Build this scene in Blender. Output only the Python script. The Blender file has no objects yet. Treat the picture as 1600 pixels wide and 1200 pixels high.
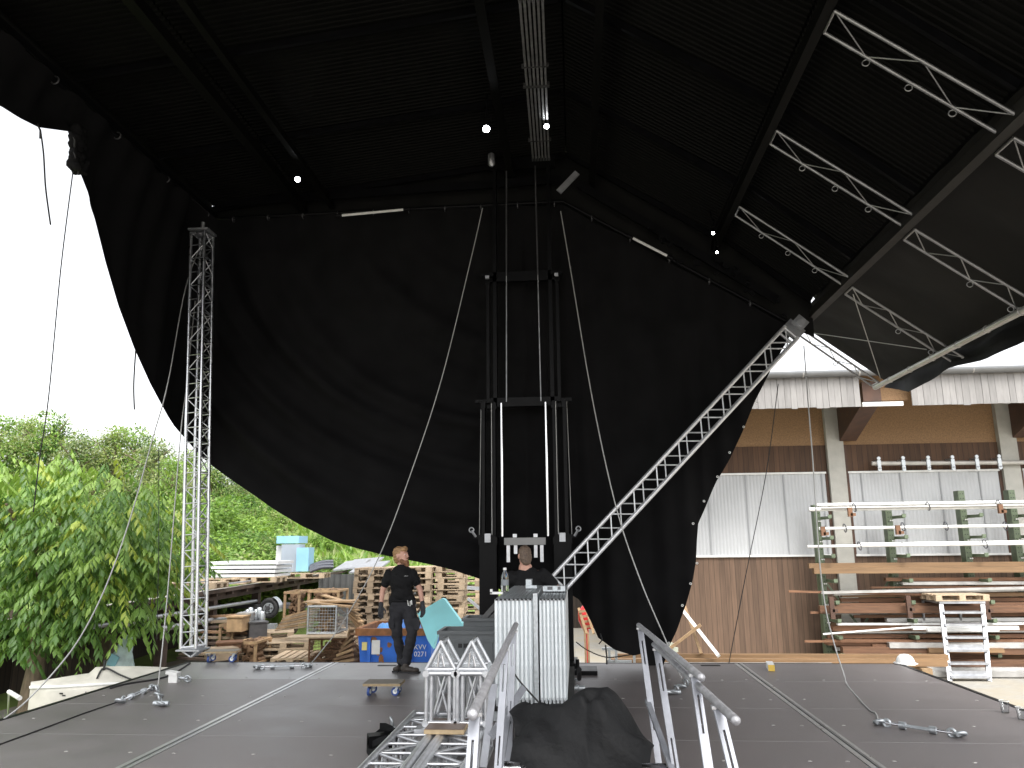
import bpy, math, random
import numpy as np
from mathutils import Vector, Matrix
random.seed(7); rng = np.random.default_rng(7)
S = bpy.context.scene; COL = S.collection
V = Vector; PI = math.pi; rad = math.radians
# ------------------------------------------------------------------ camera
YAW, PITCH, ROLL, FPX = rad(4.56), rad(11.75), rad(0.55), 1200.0
EYE = V((0, 0, 3.0))
RM = Matrix.Rotation(YAW, 3, 'Z') @ Matrix.Rotation(PI / 2 + PITCH, 3, 'X') @ Matrix.Rotation(-ROLL, 3, 'Z')
cd = bpy.data.cameras.new('camera'); cam = bpy.data.objects.new('camera', cd); COL.objects.link(cam)
cd.sensor_width = 36; cd.lens = 36 * FPX / 1600; cd.clip_start = .05; cd.clip_end = 2000
cam.matrix_world = Matrix.Translation(EYE) @ RM.to_4x4(); S.camera = cam
# ------------------------------------------------------------------ world, sun, exposure
SUN_AZ, SUN_EL = rad(160), rad(56)          # azimuth measured from +Y towards +X
w = bpy.data.worlds.new('World'); S.world = w; w.use_nodes = True
nt = w.node_tree; bg = nt.nodes['Background']
sky = nt.nodes.new('ShaderNodeTexSky'); sky.sky_type = 'NISHITA'; sky.sun_disc = False
sky.sun_elevation = SUN_EL; sky.sun_rotation = SUN_AZ; sky.dust_density = 4; sky.air_density = 1.0
hs = nt.nodes.new('ShaderNodeHueSaturation'); hs.inputs['Saturation'].default_value = .12
nt.links.new(sky.outputs[0], hs.inputs['Color']); nt.links.new(hs.outputs[0], bg.inputs[0])
bg.inputs[1].default_value = .15
sl = bpy.data.lights.new('sun', 'SUN'); sl.energy = .8; sl.angle = rad(25); sl.color = (1, .97, .92)
so = bpy.data.objects.new('sun', sl); COL.objects.link(so)
sd = V((math.sin(SUN_AZ) * math.cos(SUN_EL), math.cos(SUN_AZ) * math.cos(SUN_EL), math.sin(SUN_EL)))
so.rotation_euler = sd.to_track_quat('Z', 'Y').to_euler(); so.location = sd * 40
S.view_settings.view_transform = 'Standard'; S.view_settings.look = 'None'
S.view_settings.exposure = 1.6; S.view_settings.gamma = 1
S.cycles.max_bounces = 6; S.cycles.transparent_max_bounces = 12

# ------------------------------------------------------------------ helpers
def P(px, py, Y=None, Z=None, X=None):
    d = RM @ V(((px - 800) / FPX, (600 - py) / FPX, -1))
    t = (Y - EYE.y) / d.y if Y is not None else (Z - EYE.z) / d.z if Z is not None else (X - EYE.x) / d.x
    return EYE + d * t
def interp(x, pts):
    return float(np.interp(x, [p[0] for p in pts], [p[1] for p in pts]))
ORD = ['', 'first', 'second', 'third', 'fourth', 'fifth', 'sixth', 'seventh', 'eighth', 'ninth', 'tenth', 'eleventh', 'twelfth', 'thirteenth', 'fourteenth', 'fifteenth', 'sixteenth', 'seventeenth', 'eighteenth', 'nineteenth', 'twentieth']
def frame(p, q, up=V((0, 0, 1))):
    z = (V(q) - V(p)).normalized()
    x = z.cross(up)
    if x.length < 1e-4: x = z.cross(V((0, 1, 0)))
    x.normalize(); y = x.cross(z).normalized()
    return x, y, z
class MB:
    def __init__(s): s.v = []; s.f = []; s.m = []; s.sm = []
    def add(s, vs, fs, m=0, smooth=False):
        o = len(s.v); s.v += [tuple(v) for v in vs]; s.f += [tuple(i + o for i in f) for f in fs]
        s.m += [m] * len(fs); s.sm += [smooth] * len(fs); return s
    def box(s, c, d, R=None, m=0, b=0.0):
        c = V(c); hx, hy, hz = d[0] / 2, d[1] / 2, d[2] / 2
        vs = [V((sx * hx, sy * hy, sz * hz)) for sz in (-1, 1) for sy in (-1, 1) for sx in (-1, 1)]
        if R is not None: vs = [R @ v for v in vs]
        return s.add([v + c for v in vs], [(0, 2, 3, 1), (4, 5, 7, 6), (0, 1, 5, 4), (2, 6, 7, 3), (0, 4, 6, 2), (1, 3, 7, 5)], m)
    def bb(s, lo, hi, m=0):
        lo = V(lo); hi = V(hi); return s.box((lo + hi) / 2, hi - lo, None, m)
    def bar(s, p, q, w, h, up=V((0, 0, 1)), m=0):
        p = V(p); q = V(q); x, y, z = frame(p, q, up)
        R = Matrix((x, y, z)).transposed()
        return s.box((p + q) / 2, (w, h, (q - p).length), R, m)
    def tube(s, p, q, r, n=8, r2=None, m=0, caps=True):
        p = V(p); q = V(q); x, y, z = frame(p, q); r2 = r if r2 is None else r2
        vs = [p + x * (r * math.cos(2 * PI * i / n)) + y * (r * math.sin(2 * PI * i / n)) for i in range(n)]
        vs += [q + x * (r2 * math.cos(2 * PI * i / n)) + y * (r2 * math.sin(2 * PI * i / n)) for i in range(n)]
        s.add(vs, [(i, (i + 1) % n, n + (i + 1) % n, n + i) for i in range(n)], m, True)
        if caps: s.add(vs, [tuple(range(n))[::-1], tuple(range(n, 2 * n))], m)
        return s
    def path(s, pts, r, n=6, m=0, closed=False):
        pts = [V(p) for p in pts]; N = len(pts); vs = []; ref = None
        for i, p in enumerate(pts):
            if closed: t = pts[(i + 1) % N] - pts[i - 1]
            else: t = pts[min(i + 1, N - 1)] - pts[max(i - 1, 0)]
            t.normalize()
            if ref is None:
                ref = t.orthogonal().normalized()
            ref = (ref - t * ref.dot(t)).normalized(); y = t.cross(ref)
            rr = r[i] if isinstance(r, (list, tuple)) else r
            vs += [p + ref * (rr * math.cos(2 * PI * k / n)) + y * (rr * math.sin(2 * PI * k / n)) for k in range(n)]
        L = N if closed else N - 1
        fs = [(i * n + k, i * n + (k + 1) % n, ((i + 1) % N) * n + (k + 1) % n, ((i + 1) % N) * n + k) for i in range(L) for k in range(n)]
        s.add(vs, fs, m, True)
        if not closed: s.add(vs, [tuple(range(n))[::-1], tuple(range((N - 1) * n, N * n))], m)
        return s
    def lathe(s, c, prof, n=16, m=0, R=None):
        c = V(c); vs = []
        for r, z in prof:
            for i in range(n):
                v = V((r * math.cos(2 * PI * i / n), r * math.sin(2 * PI * i / n), z))
                vs.append(c + (R @ v if R is not None else v))
        k = len(prof)
        return s.add(vs, [(j * n + i, j * n + (i + 1) % n, (j + 1) * n + (i + 1) % n, (j + 1) * n + i) for j in range(k - 1) for i in range(n)], m, True)
    def extrude(s, pts, off, m=0):
        pts = [V(p) for p in pts]; off = V(off); n = len(pts)
        vs = pts + [p + off for p in pts]
        return s.add(vs, [tuple(range(n))[::-1], tuple(range(n, 2 * n))] + [(i, (i + 1) % n, n + (i + 1) % n, n + i) for i in range(n)], m)
    def torus(s, c, R, r, ax=V((0, 1, 0)), n=14, k=6, m=0, sq=1.0):
        x = V(ax).orthogonal().normalized(); y = V(ax).normalized().cross(x)
        return s.path([V(c) + x * (R * math.cos(2 * PI * i / n)) + y * (R * sq * math.sin(2 * PI * i / n)) for i in range(n)], r, k, m, True)
    def grid(s, P2, m=0, smooth=True):
        a = len(P2); b = len(P2[0])
        return s.add([p for row in P2 for p in row], [(i * b + j, i * b + j + 1, (i + 1) * b + j + 1, (i + 1) * b + j) for i in range(a - 1) for j in range(b - 1)], m, smooth)
    def mesh(s, name, mats, off=V((0, 0, 0))):
        me = bpy.data.meshes.new(name)
        a = np.array([tuple(v) for v in s.v], dtype=float) - np.array(off)
        me.from_pydata(a.tolist(), [], s.f)
        if not isinstance(mats, (list, tuple)): mats = [mats]
        for mt in mats: me.materials.append(mt)
        me.polygons.foreach_set('material_index', s.m); me.polygons.foreach_set('use_smooth', s.sm)
        me.update(); return me
    def build(s, name, mats, parent=None, label=None):
        """a part: vertices are world coordinates, stored relative to its parent's origin"""
        off = world_loc(parent) if parent is not None else V((0, 0, 0))
        o = bpy.data.objects.new(name, s.mesh(name, mats, off)); COL.objects.link(o)
        if parent is not None: o.parent = parent
        if label: o['label'] = label
        return o
    def thing(s, name, mats, label, cat, group=None, kind=None):
        a = np.array([tuple(v) for v in s.v]); off = V(((a[:, 0].min() + a[:, 0].max()) / 2, (a[:, 1].min() + a[:, 1].max()) / 2, a[:, 2].min()))
        o = bpy.data.objects.new(name, s.mesh(name, mats, off)); o.location = off; COL.objects.link(o)
        tag(o, label, cat, group, kind); return o
def world_loc(o):
    l = V((0, 0, 0))
    while o is not None: l = l + o.location; o = o.parent
    return l
def tag(o, label=None, cat=None, group=None, kind=None):
    if label: o['label'] = label
    if cat: o['category'] = cat
    if group: o['group'] = group
    if kind: o['kind'] = kind
    return o
def thing(name, label, cat, loc=(0, 0, 0), group=None):
    o = bpy.data.objects.new(name, None); COL.objects.link(o); o.location = loc; o.empty_display_size = .2
    return tag(o, label, cat, group)
def copy_tree(o, parent=None):
    c = o.copy(); COL.objects.link(c)
    if parent is not None: c.parent = parent
    for ch in o.children: copy_tree(ch, c)
    return c

# ------------------------------------------------------------------ materials
def mat(name, col, rough=.6, metal=0.0, noise=None, bump=None, coat=0, spec=None, trans=0, rnd=0, stretch=None, ior=None):
    """noise=(scale, amount[, detail]) mottles the colour; bump=(scale, strength); rnd varies it from object to object"""
    m = bpy.data.materials.new(name); m.use_nodes = True; n = m.node_tree; b = n.nodes['Principled BSDF']
    b.inputs['Base Color'].default_value = (*col, 1); b.inputs['Roughness'].default_value = rough; b.inputs['Metallic'].default_value = metal
    if coat: b.inputs['Coat Weight'].default_value = coat
    if spec is not None: b.inputs['Specular IOR Level'].default_value = spec
    if trans: b.inputs['Transmission Weight'].default_value = trans
    if ior: b.inputs['IOR'].default_value = ior
    tc = n.nodes.new('ShaderNodeTexCoord'); src = tc.outputs['Object']
    if stretch:
        mp = n.nodes.new('ShaderNodeMapping'); mp.inputs['Scale'].default_value = stretch
        n.links.new(src, mp.inputs[0]); src = mp.outputs[0]
    last = None
    if noise:
        tx = n.nodes.new('ShaderNodeTexNoise'); tx.inputs['Scale'].default_value = noise[0]; tx.inputs['Detail'].default_value = 6
        n.links.new(src, tx.inputs['Vector'])
        mr = n.nodes.new('ShaderNodeMapRange'); mr.inputs['From Min'].default_value = .25; mr.inputs['From Max'].default_value = .75
        mr.inputs['To Min'].default_value = 1 - noise[1]; mr.inputs['To Max'].default_value = 1 + noise[1]
        n.links.new(tx.outputs['Fac'], mr.inputs['Value']); last = mr.outputs[0]
        rr = n.nodes.new('ShaderNodeMapRange'); rr.inputs['To Min'].default_value = max(.02, rough - .12); rr.inputs['To Max'].default_value = min(1, rough + .12)
        n.links.new(tx.outputs['Fac'], rr.inputs['Value']); n.links.new(rr.outputs[0], b.inputs['Roughness'])
    if rnd:
        oi = n.nodes.new('ShaderNodeObjectInfo'); mr = n.nodes.new('ShaderNodeMapRange')
        mr.inputs['To Min'].default_value = 1 - rnd; mr.inputs['To Max'].default_value = 1 + rnd
        n.links.new(oi.outputs['Random'], mr.inputs['Value'])
        if last is None: last = mr.outputs[0]
        else:
            mu = n.nodes.new('ShaderNodeMath'); mu.operation = 'MULTIPLY'; n.links.new(last, mu.inputs[0]); n.links.new(mr.outputs[0], mu.inputs[1]); last = mu.outputs[0]
    if last is not None:
        mx = n.nodes.new('ShaderNodeVectorMath'); mx.operation = 'SCALE'; mx.inputs[0].default_value = col
        n.links.new(last, mx.inputs['Scale']); n.links.new(mx.outputs[0], b.inputs['Base Color'])
    if bump:
        tb = n.nodes.new('ShaderNodeTexNoise'); tb.inputs['Scale'].default_value = bump[0]; tb.inputs['Detail'].default_value = 5
        n.links.new(src, tb.inputs['Vector']); bp = n.nodes.new('ShaderNodeBump'); bp.inputs['Strength'].default_value = bump[1]; bp.inputs['Distance'].default_value = .02
        n.links.new(tb.outputs['Fac'], bp.inputs['Height']); n.links.new(bp.outputs[0], b.inputs['Normal'])
    return m
def wave_mat(name, c1, c2, scale, axis='X', rough=.7, noise=.25, width=.06, nscale=(9, 9, .7)):
    """boards: thin dark joints every 1/scale metres along an axis, grain along the boards, tone differs board to board"""
    m = mat(name, c1, rough); n = m.node_tree; b = n.nodes['Principled BSDF']; tc = n.nodes.new('ShaderNodeTexCoord')
    sp = n.nodes.new('ShaderNodeSeparateXYZ'); n.links.new(tc.outputs['Object'], sp.inputs[0])
    mu = n.nodes.new('ShaderNodeMath'); mu.operation = 'MULTIPLY'; mu.inputs[1].default_value = scale; n.links.new(sp.outputs[axis], mu.inputs[0])
    fr = n.nodes.new('ShaderNodeMath'); fr.operation = 'FRACT'; n.links.new(mu.outputs[0], fr.inputs[0])
    fl = n.nodes.new('ShaderNodeMath'); fl.operation = 'FLOOR'; n.links.new(mu.outputs[0], fl.inputs[0])
    lt = n.nodes.new('ShaderNodeMath'); lt.operation = 'GREATER_THAN'; lt.inputs[1].default_value = width; n.links.new(fr.outputs[0], lt.inputs[0])
    wn = n.nodes.new('ShaderNodeTexWhiteNoise'); wn.noise_dimensions = '1D'; n.links.new(fl.outputs[0], wn.inputs['W'])
    mp = n.nodes.new('ShaderNodeMapping'); mp.inputs['Scale'].default_value = nscale; n.links.new(tc.outputs['Object'], mp.inputs[0])
    tx = n.nodes.new('ShaderNodeTexNoise'); tx.inputs['Scale'].default_value = 2; tx.inputs['Detail'].default_value = 8; n.links.new(mp.outputs[0], tx.inputs['Vector'])
    ad = n.nodes.new('ShaderNodeMath'); ad.operation = 'MULTIPLY_ADD'; ad.inputs[1].default_value = .45; n.links.new(wn.outputs['Value'], ad.inputs[0]); n.links.new(tx.outputs['Fac'], ad.inputs[2])
    mr = n.nodes.new('ShaderNodeMapRange'); mr.inputs['From Min'].default_value = .3; mr.inputs['From Max'].default_value = 1.15; mr.inputs['To Min'].default_value = 1 - noise * 1.5; mr.inputs['To Max'].default_value = 1 + noise
    n.links.new(ad.outputs[0], mr.inputs['Value'])
    sc = n.nodes.new('ShaderNodeVectorMath'); sc.operation = 'SCALE'; sc.inputs[0].default_value = c1; n.links.new(mr.outputs[0], sc.inputs['Scale'])
    mx = n.nodes.new('ShaderNodeMix'); mx.data_type = 'RGBA'; mx.inputs['A'].default_value = (*c2, 1)
    n.links.new(lt.outputs[0], mx.inputs['Factor']); n.links.new(sc.outputs[0], mx.inputs['B']); n.links.new(mx.outputs['Result'], b.inputs['Base Color'])
    return m
def leaf_mat(name, col):
    m = mat(name, col, .5, noise=(3, .3)); n = m.node_tree; b = n.nodes['Principled BSDF']
    tr = n.nodes.new('ShaderNodeBsdfTranslucent'); tr.inputs[0].default_value = (col[0] * 1.5, col[1] * 1.5, col[2], 1)
    mx = n.nodes.new('ShaderNodeMixShader'); mx.inputs[0].default_value = .35
    n.links.new(b.outputs[0], mx.inputs[1]); n.links.new(tr.outputs[0], mx.inputs[2]); n.links.new(mx.outputs[0], n.nodes['Material Output'].inputs[0])
    return m
def emit_mat(name, col, st):
    m = mat(name, (.8, .8, .8), .4); b = m.node_tree.nodes['Principled BSDF']
    b.inputs['Emission Color'].default_value = (*col, 1); b.inputs['Emission Strength'].default_value = st; return m
M = {}
M['alu'] = mat('aluminium', (.55, .56, .58), .38, .85, noise=(14, .16))
M['alu_shaded'] = mat('shade_darkened_aluminium', (.36, .36, .36), .4, .85, noise=(9, .2))  # darker copy for wing trusses and rods: roof shade put into the colour
M['alu_tower'] = mat('tower_aluminium', (.62, .63, .65), .3, 1.0, noise=(14, .12))
M['alu_bright'] = mat('bright_aluminium', (.70, .71, .73), .42, .7, noise=(14, .12))
M['alu_dull'] = mat('dull_aluminium', (.42, .43, .45), .45, .8, noise=(9, .22))
M['galv'] = mat('galvanised_steel', (.50, .53, .55), .42, .75, noise=(40, .18))
M['chrome'] = mat('chrome', (.8, .8, .82), .15, 1)
M['steel'] = mat('dark_steel', (.12, .12, .125), .45, .7, noise=(10, .2))
M['blacksteel'] = mat('black_painted_steel', (.0035, .0035, .004), .42, 0, noise=(8, .3), spec=.12)
M['greysteel'] = mat('grey_painted_beam', (.016, .015, .0135), .5, .0, noise=(6, .25), spec=.15)
M['curtain'] = mat('black_molton', (.0070, .0069, .0073), .95, 0, noise=(2.5, .35), bump=(6, .25), spec=.1)
M['canopy'] = mat('black_pvc_canopy', (.0085, .0085, .0080), .55, 0, noise=(3, .3), bump=(3, .25), spec=.12)
M['cloth'] = mat('black_cloth', (.004, .0043, .005), .75, 0, bump=(22, .5), noise=(5, .3), spec=.3)
M['corr'] = mat('black_corrugated_sheet', (.0036, .0036, .0032), .55, .0, noise=(3, .3), spec=.07)
M['deck'] = mat('phenolic_plywood', (.132, .115, .113), .46, 0, noise=(2.2, .18), bump=(160, .12), spec=1.0)
M['deck_sheen'] = mat('sheen_lightened_plywood', (.15, .142, .142), .36, 0, noise=(3, .2), bump=(160, .12), spec=1.0)  # rear left panels lighter: sky sheen put into the colour
M['seam'] = mat('seam_profile', (.42, .42, .42), .32, .75, noise=(12, .15))
M['groove'] = mat('joint_rubber', (.01, .01, .01), .8)
M['plyedge'] = mat('plywood_edge', (.36, .27, .16), .7, noise=(20, .2))
M['plyface'] = mat('brown_board', (.11, .075, .055), .5, noise=(10, .2))
M['pallet'] = mat('pallet_wood', (.37, .285, .195), .8, noise=(6, .3), rnd=.28, stretch=(2, 2, 8))
M['palletdark'] = mat('old_pallet_wood', (.25, .19, .13), .85, noise=(6, .35), rnd=.25)
M['wood'] = mat('rough_timber', (.30, .20, .11), .8, noise=(7, .35), rnd=.3)
M['firewood'] = mat('split_firewood', (.19, .115, .065), .9, noise=(5, .5), rnd=.3)
M['beam'] = mat('brown_beam', (.215, .128, .062), .6, noise=(4, .25), stretch=(.3, 4, 4), rnd=.15)
M['rusty'] = mat('rusty_profile', (.17, .085, .045), .75, noise=(5, .4), stretch=(.4, 5, 5), rnd=.3)
M['greybar'] = mat('grey_profile', (.45, .44, .42), .45, .5, noise=(5, .2), rnd=.2)
M['whitepipe'] = mat('white_pipe', (.78, .78, .76), .45, noise=(6, .1))
M['green'] = mat('green_painted_steel', (.12, .155, .095), .5, noise=(9, .25))
M['osb'] = mat('osb_board', (.30, .18, .092), .8, noise=(34, .3))
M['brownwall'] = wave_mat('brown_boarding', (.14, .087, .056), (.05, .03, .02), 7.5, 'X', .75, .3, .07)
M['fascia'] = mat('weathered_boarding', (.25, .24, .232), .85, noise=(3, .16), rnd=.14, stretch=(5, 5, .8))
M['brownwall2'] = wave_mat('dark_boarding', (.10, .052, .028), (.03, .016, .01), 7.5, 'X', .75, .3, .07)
M['fence'] = wave_mat('dark_fence_boards', (.05, .036, .026), (.012, .009, .007), 8, 'X', .85, .35, .12)
M['shedwall'] = wave_mat('dark_shed_boards', (.042, .03, .022), (.01, .008, .006), 7, 'Y', .85, .35, .1)
M['poly'] = mat('ribbed_polycarbonate', (.46, .47, .48), .4, noise=(.8, .14))
M['concrete'] = mat('concrete', (.45, .44, .40), .85, noise=(4, .12), bump=(30, .15))
M['darktimber'] = mat('dark_glulam', (.085, .045, .03), .7, noise=(5, .3))
M['zinc'] = mat('zinc_gutter', (.20, .205, .21), .4, .5, noise=(3, .12))
M['shedroof'] = mat('dark_roof_timber', (.075, .052, .04), .85, noise=(5, .4))
M['skip'] = mat('blue_skip_paint', (.03, .15, .60), .45, noise=(4, .22), spec=.5)
M['rust'] = mat('rust', (.27, .12, .05), .85, noise=(9, .4))
M['cyan'] = mat('cyan_foam', (.36, .88, .95), .45, noise=(2, .12))
M['lightblue'] = mat('pale_blue_sheet', (.22, .43, .56), .5, noise=(3, .1))
M['crate'] = mat('grey_plastic', (.115, .125, .13), .5, noise=(5, .12))
M['rubber'] = mat('black_rubber', (.015, .015, .016), .7)
M['bluewheel'] = mat('blue_wheel', (.03, .07, .25), .5)
M['skin'] = mat('skin', (.58, .33, .25), .5, noise=(20, .08), spec=.4)
M['hair'] = mat('blond_hair', (.36, .21, .10), .6, noise=(40, .35), bump=(60, .5))
M['hairgrey'] = mat('greying_hair', (.13, .09, .065), .6, noise=(45, .4), bump=(60, .5))
M['beard'] = mat('reddish_beard', (.22, .10, .05), .7, noise=(50, .4), bump=(70, .6))
M['shirt'] = mat('black_cotton', (.008, .008, .009), .85, bump=(25, .5), spec=.25)
M['trousers'] = mat('charcoal_work_cloth', (.026, .026, .03), .85, bump=(22, .5), noise=(9, .3), spec=.3)
M['glove'] = mat('dark_glove', (.028, .029, .034), .8, bump=(50, .4))
M['shoe'] = mat('brown_black_leather', (.045, .036, .03), .6, noise=(20, .3))
M['white'] = mat('white_paint', (.75, .75, .73), .5, noise=(6, .1))
M['red'] = mat('red_plastic', (.6, .03, .03), .4)
M['yellow'] = mat('yellow_paint', (.72, .48, .08), .5)
M['boat'] = mat('weathered_gelcoat', (.52, .50, .44), .55, noise=(3, .22))
M['ink'] = mat('black_ink', (.02, .02, .02), .6)
M['bag'] = mat('pale_plastic_sack', (.45, .55, .56), .4, noise=(7, .35))
M['greenbag'] = mat('green_sack', (.08, .36, .14), .5, noise=(8, .2))
M['rope'] = mat('steel_cable', (.44, .44, .43), .5, .3)
M['blackrope'] = mat('black_cord', (.02, .02, .02), .8)
M['bark'] = mat('bark', (.17, .125, .09), .9, noise=(8, .35), bump=(20, .8), stretch=(3, 3, .7))
M['foam'] = mat('white_boards', (.56, .57, .58), .6, noise=(3, .08))
M['leafA'] = leaf_mat('leaf_mid_green', (.15, .26, .055)); M['leafB'] = leaf_mat('leaf_dark_green', (.085, .17, .04))
M['leafC'] = leaf_mat('leaf_light_green', (.22, .34, .07)); M['leafD'] = leaf_mat('leaf_yellow_green', (.30, .37, .06))
M['leafE'] = leaf_mat('leaf_hazed_olive', (.27, .31, .13)); M['leafF'] = leaf_mat('leaf_hazed_grey_green', (.23, .285, .15))  # paler and greyer: haze over the distant trees put into the leaf colour
M['glass'] = mat('clear_plastic', (.93, .96, .97), .05, trans=1, ior=1.3)
M['clear'] = mat('clear_plate', (.86, .88, .90), .12, trans=.75, ior=1.05)
M['lens'] = emit_mat('lit_lamp', (.95, .98, 1), 14.0)
M['reflector'] = mat('lamp_reflector', (.8, .8, .82), .2, 1)
M['hose'] = mat('dark_hose', (.05, .055, .07), .5)
# ground: worn paving with sandy patches
def ground_mat():
    m = mat('yard_paving', (.33, .31, .28), .9, noise=(.9, .14), bump=(40, .2)); n = m.node_tree; b = n.nodes['Principled BSDF']
    tc = n.nodes.new('ShaderNodeTexCoord'); br = n.nodes.new('ShaderNodeTexBrick'); br.inputs['Scale'].default_value = 4.0
    br.inputs['Color1'].default_value = (.34, .33, .30, 1); br.inputs['Color2'].default_value = (.29, .275, .25, 1); br.inputs['Mortar'].default_value = (.21, .20, .175, 1)
    br.inputs['Mortar Size'].default_value = .012; n.links.new(tc.outputs['Object'], br.inputs['Vector'])
    tx = n.nodes.new('ShaderNodeTexNoise'); tx.inputs['Scale'].default_value = .8; tx.inputs['Detail'].default_value = 8; n.links.new(tc.outputs['Object'], tx.inputs['Vector'])
    mr = n.nodes.new('ShaderNodeMapRange'); mr.inputs['From Min'].default_value = .4; mr.inputs['From Max'].default_value = .62; n.links.new(tx.outputs['Fac'], mr.inputs['Value'])
    mx = n.nodes.new('ShaderNodeMix'); mx.data_type = 'RGBA'; mx.inputs['B'].default_value = (.33, .29, .22, 1)
    n.links.new(mr.outputs[0], mx.inputs['Factor']); n.links.new(br.outputs['Color'], mx.inputs['A']); n.links.new(mx.outputs['Result'], b.inputs['Base Color'])
    return m
M['ground'] = ground_mat()
M['grass'] = mat('grass', (.15, .21, .05), .9, noise=(1.5, .4), bump=(8, .8))

# ------------------------------------------------------------------ setting
b = MB(); b.add([(-900, -900, 0), (900, -900, 0), (900, 900, 0), (-900, 900, 0)], [(0, 1, 2, 3)])
tag(b.build('ground', M['ground']), kind='structure')
# hill rising behind the shed on the left
def hill_z(x, y):
    t = max(0, (y - 22) / 30) if x > -11 else max(0, (y - 22) / 30, (-x - 11.5) / 22)
    return 8.2 * (1 - math.exp(-t * 1.6)) * max(.0, min(1, (-4 - x) / 8)) + .25 * math.sin(x * .5) * math.cos(y * .37) * min(1, t * 4)
b = MB(); xs = np.linspace(-95, -4, 58); ys = np.linspace(10, 130, 60)
b.grid([[V((x, y, hill_z(x, y) - .15 if hill_z(x, y) < .1 else hill_z(x, y))) for x in xs] for y in ys])
tag(b.build('hill', M['grass']), kind='structure')
b = MB(); b.add([(-14, 4, .02), (-8.6, 4, .02), (-8.2, 13.8, .02), (-14, 13.8, .02)], [(0, 1, 2, 3)])
tag(b.build('lawn', M['grass']), kind='structure')
b = MB()
for i in range(5000):
    x = random.uniform(-13, -8.5); y = random.uniform(7, 13.6); a = random.uniform(0, PI); h = random.uniform(.05, .22); d = V((math.cos(a), math.sin(a), 0)) * .012
    l = V((random.uniform(-.06, .06), random.uniform(-.06, .06), h)); p = V((x, y, .02))
    b.add([p - d, p + d, p + l], [(0, 1, 2)], random.randint(0, 1))
tag(b.build('grass', [M['leafA'], M['leafC']]), 'short green grass under the tree at the left edge', 'grass', kind='stuff')

# ------------------------------------------------------------------ stage deck
SX0, SX1, SY0, SY1, SZ = -6.2, 4.74, -.9, 12.42, 1.2
stage = thing('stage_platform', 'wide dark brown plywood stage floor with metal seam strips', 'stage', (-.73, 7.3, 0))
seams = (-3.82, 2.39)
xe = [SX0, seams[0], -1.42, -.06, seams[1], SX1]
for i in range(5):
    for ya, yb in ((SY0, 10.9), (10.906, SY1)):
        b = MB(); b.bb((xe[i] + (.066 if i in (1, 4) else .004), ya, SZ - .05), (xe[i + 1] - (.066 if i in (0, 3) else .004), yb, SZ))
        b.build('deck_panel', M['deck_sheen' if ya > 5 and i < 3 else 'deck'], stage)
for sx in seams:
    b = MB()
    for dx, wd in ((-.036, .048), (.012, .008), (.042, .036)): b.bb((sx + dx - wd / 2, SY0, SZ - .04), (sx + dx + wd / 2, SY1, SZ + .003))
    g = b.build('seam_strip', M['seam'], stage)
    b = MB(); b.bb((sx - .066, SY0, SZ - .06), (sx + .066, SY1, SZ - .012)); b.build('joint', M['groove'], g)
# plate joints across the depth, thin aluminium strips
M['joint'] = mat('worn_joint', (.26, .25, .245), .5)
for y in (1.5, 2.75, 4.0, 5.25, 6.5, 7.75, 9.2, 10.9):
    for x0, x1 in ((SX0 + .02, seams[0] - .12), (seams[0] + .12, -1.45), (0, seams[1] - .12), (seams[1] + .12, SX1 - .02)): b = MB(); b.bb((x0, y - .003, SZ - .001), (x1, y + .003, SZ + .0012)); b.build('plate_joint', M['joint'], stage)

b = MB()
for x in (SX0, SX1): b.bb((x - .03, SY0, SZ - .12), (x + .03, SY1, SZ + .006))
b.bb((SX0, SY1, SZ - .12), (SX1, SY1 + .03, SZ + .004)); b.build('edge_trim', M['blacksteel'], stage)
b = MB()
for x in (SX0 + .25, -3.8, -1.4, -.1, 2.4, SX1 - .25):
    b.bb((x - .06, SY0 + .1, SZ - .35), (x + .06, SY1 - .1, SZ - .12))
    for y in (3, 7.5, 12): b.bb((x - .05, y - .05, 0), (x + .05, y + .05, SZ - .3))
b.build('underframe', M['steel'], stage)
b0 = None; k = 0
for y in (4.7, 5.9, 7.1, 8.4, 9.7, 11.0, 12.2):
    for x in (-5.9, -5.3, -4.65, -4.02, -3.6, -2.9, -2.2, .5, 1.2, 1.9, 2.2, 2.6, 3.2, 3.85, 4.5):
        if k >= 98: break
        k += 1
        if b0 is None:
            b = MB(); q0 = V(stage.location); b.bb(q0 + V((-.016, -.008, 0)), q0 + V((.016, .008, .004))); b.lathe(q0 + V((0, 0, .004)), [(.007, .0), (.006, .002), (0, .003)], 8); b0 = b.build('bolt', mat('pale_bolt_head', (.38, .365, .35), .6), stage); bo = b0
        else: bo = b0.copy(); COL.objects.link(bo)
        bo.rotation_euler.z = random.uniform(-.6, .6); bo.location = V((x + random.uniform(-.02, .02), y + random.uniform(-.03, .03), SZ)) - stage.location
b = MB()
for px, py in ((605, 1040), (1110, 1040)):
    p = P(px, py, Z=SZ); b.box(p + V((0, 0, .004)), (.28, .09, .006))
b.build('floor_plate', M['blacksteel'], stage)

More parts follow.
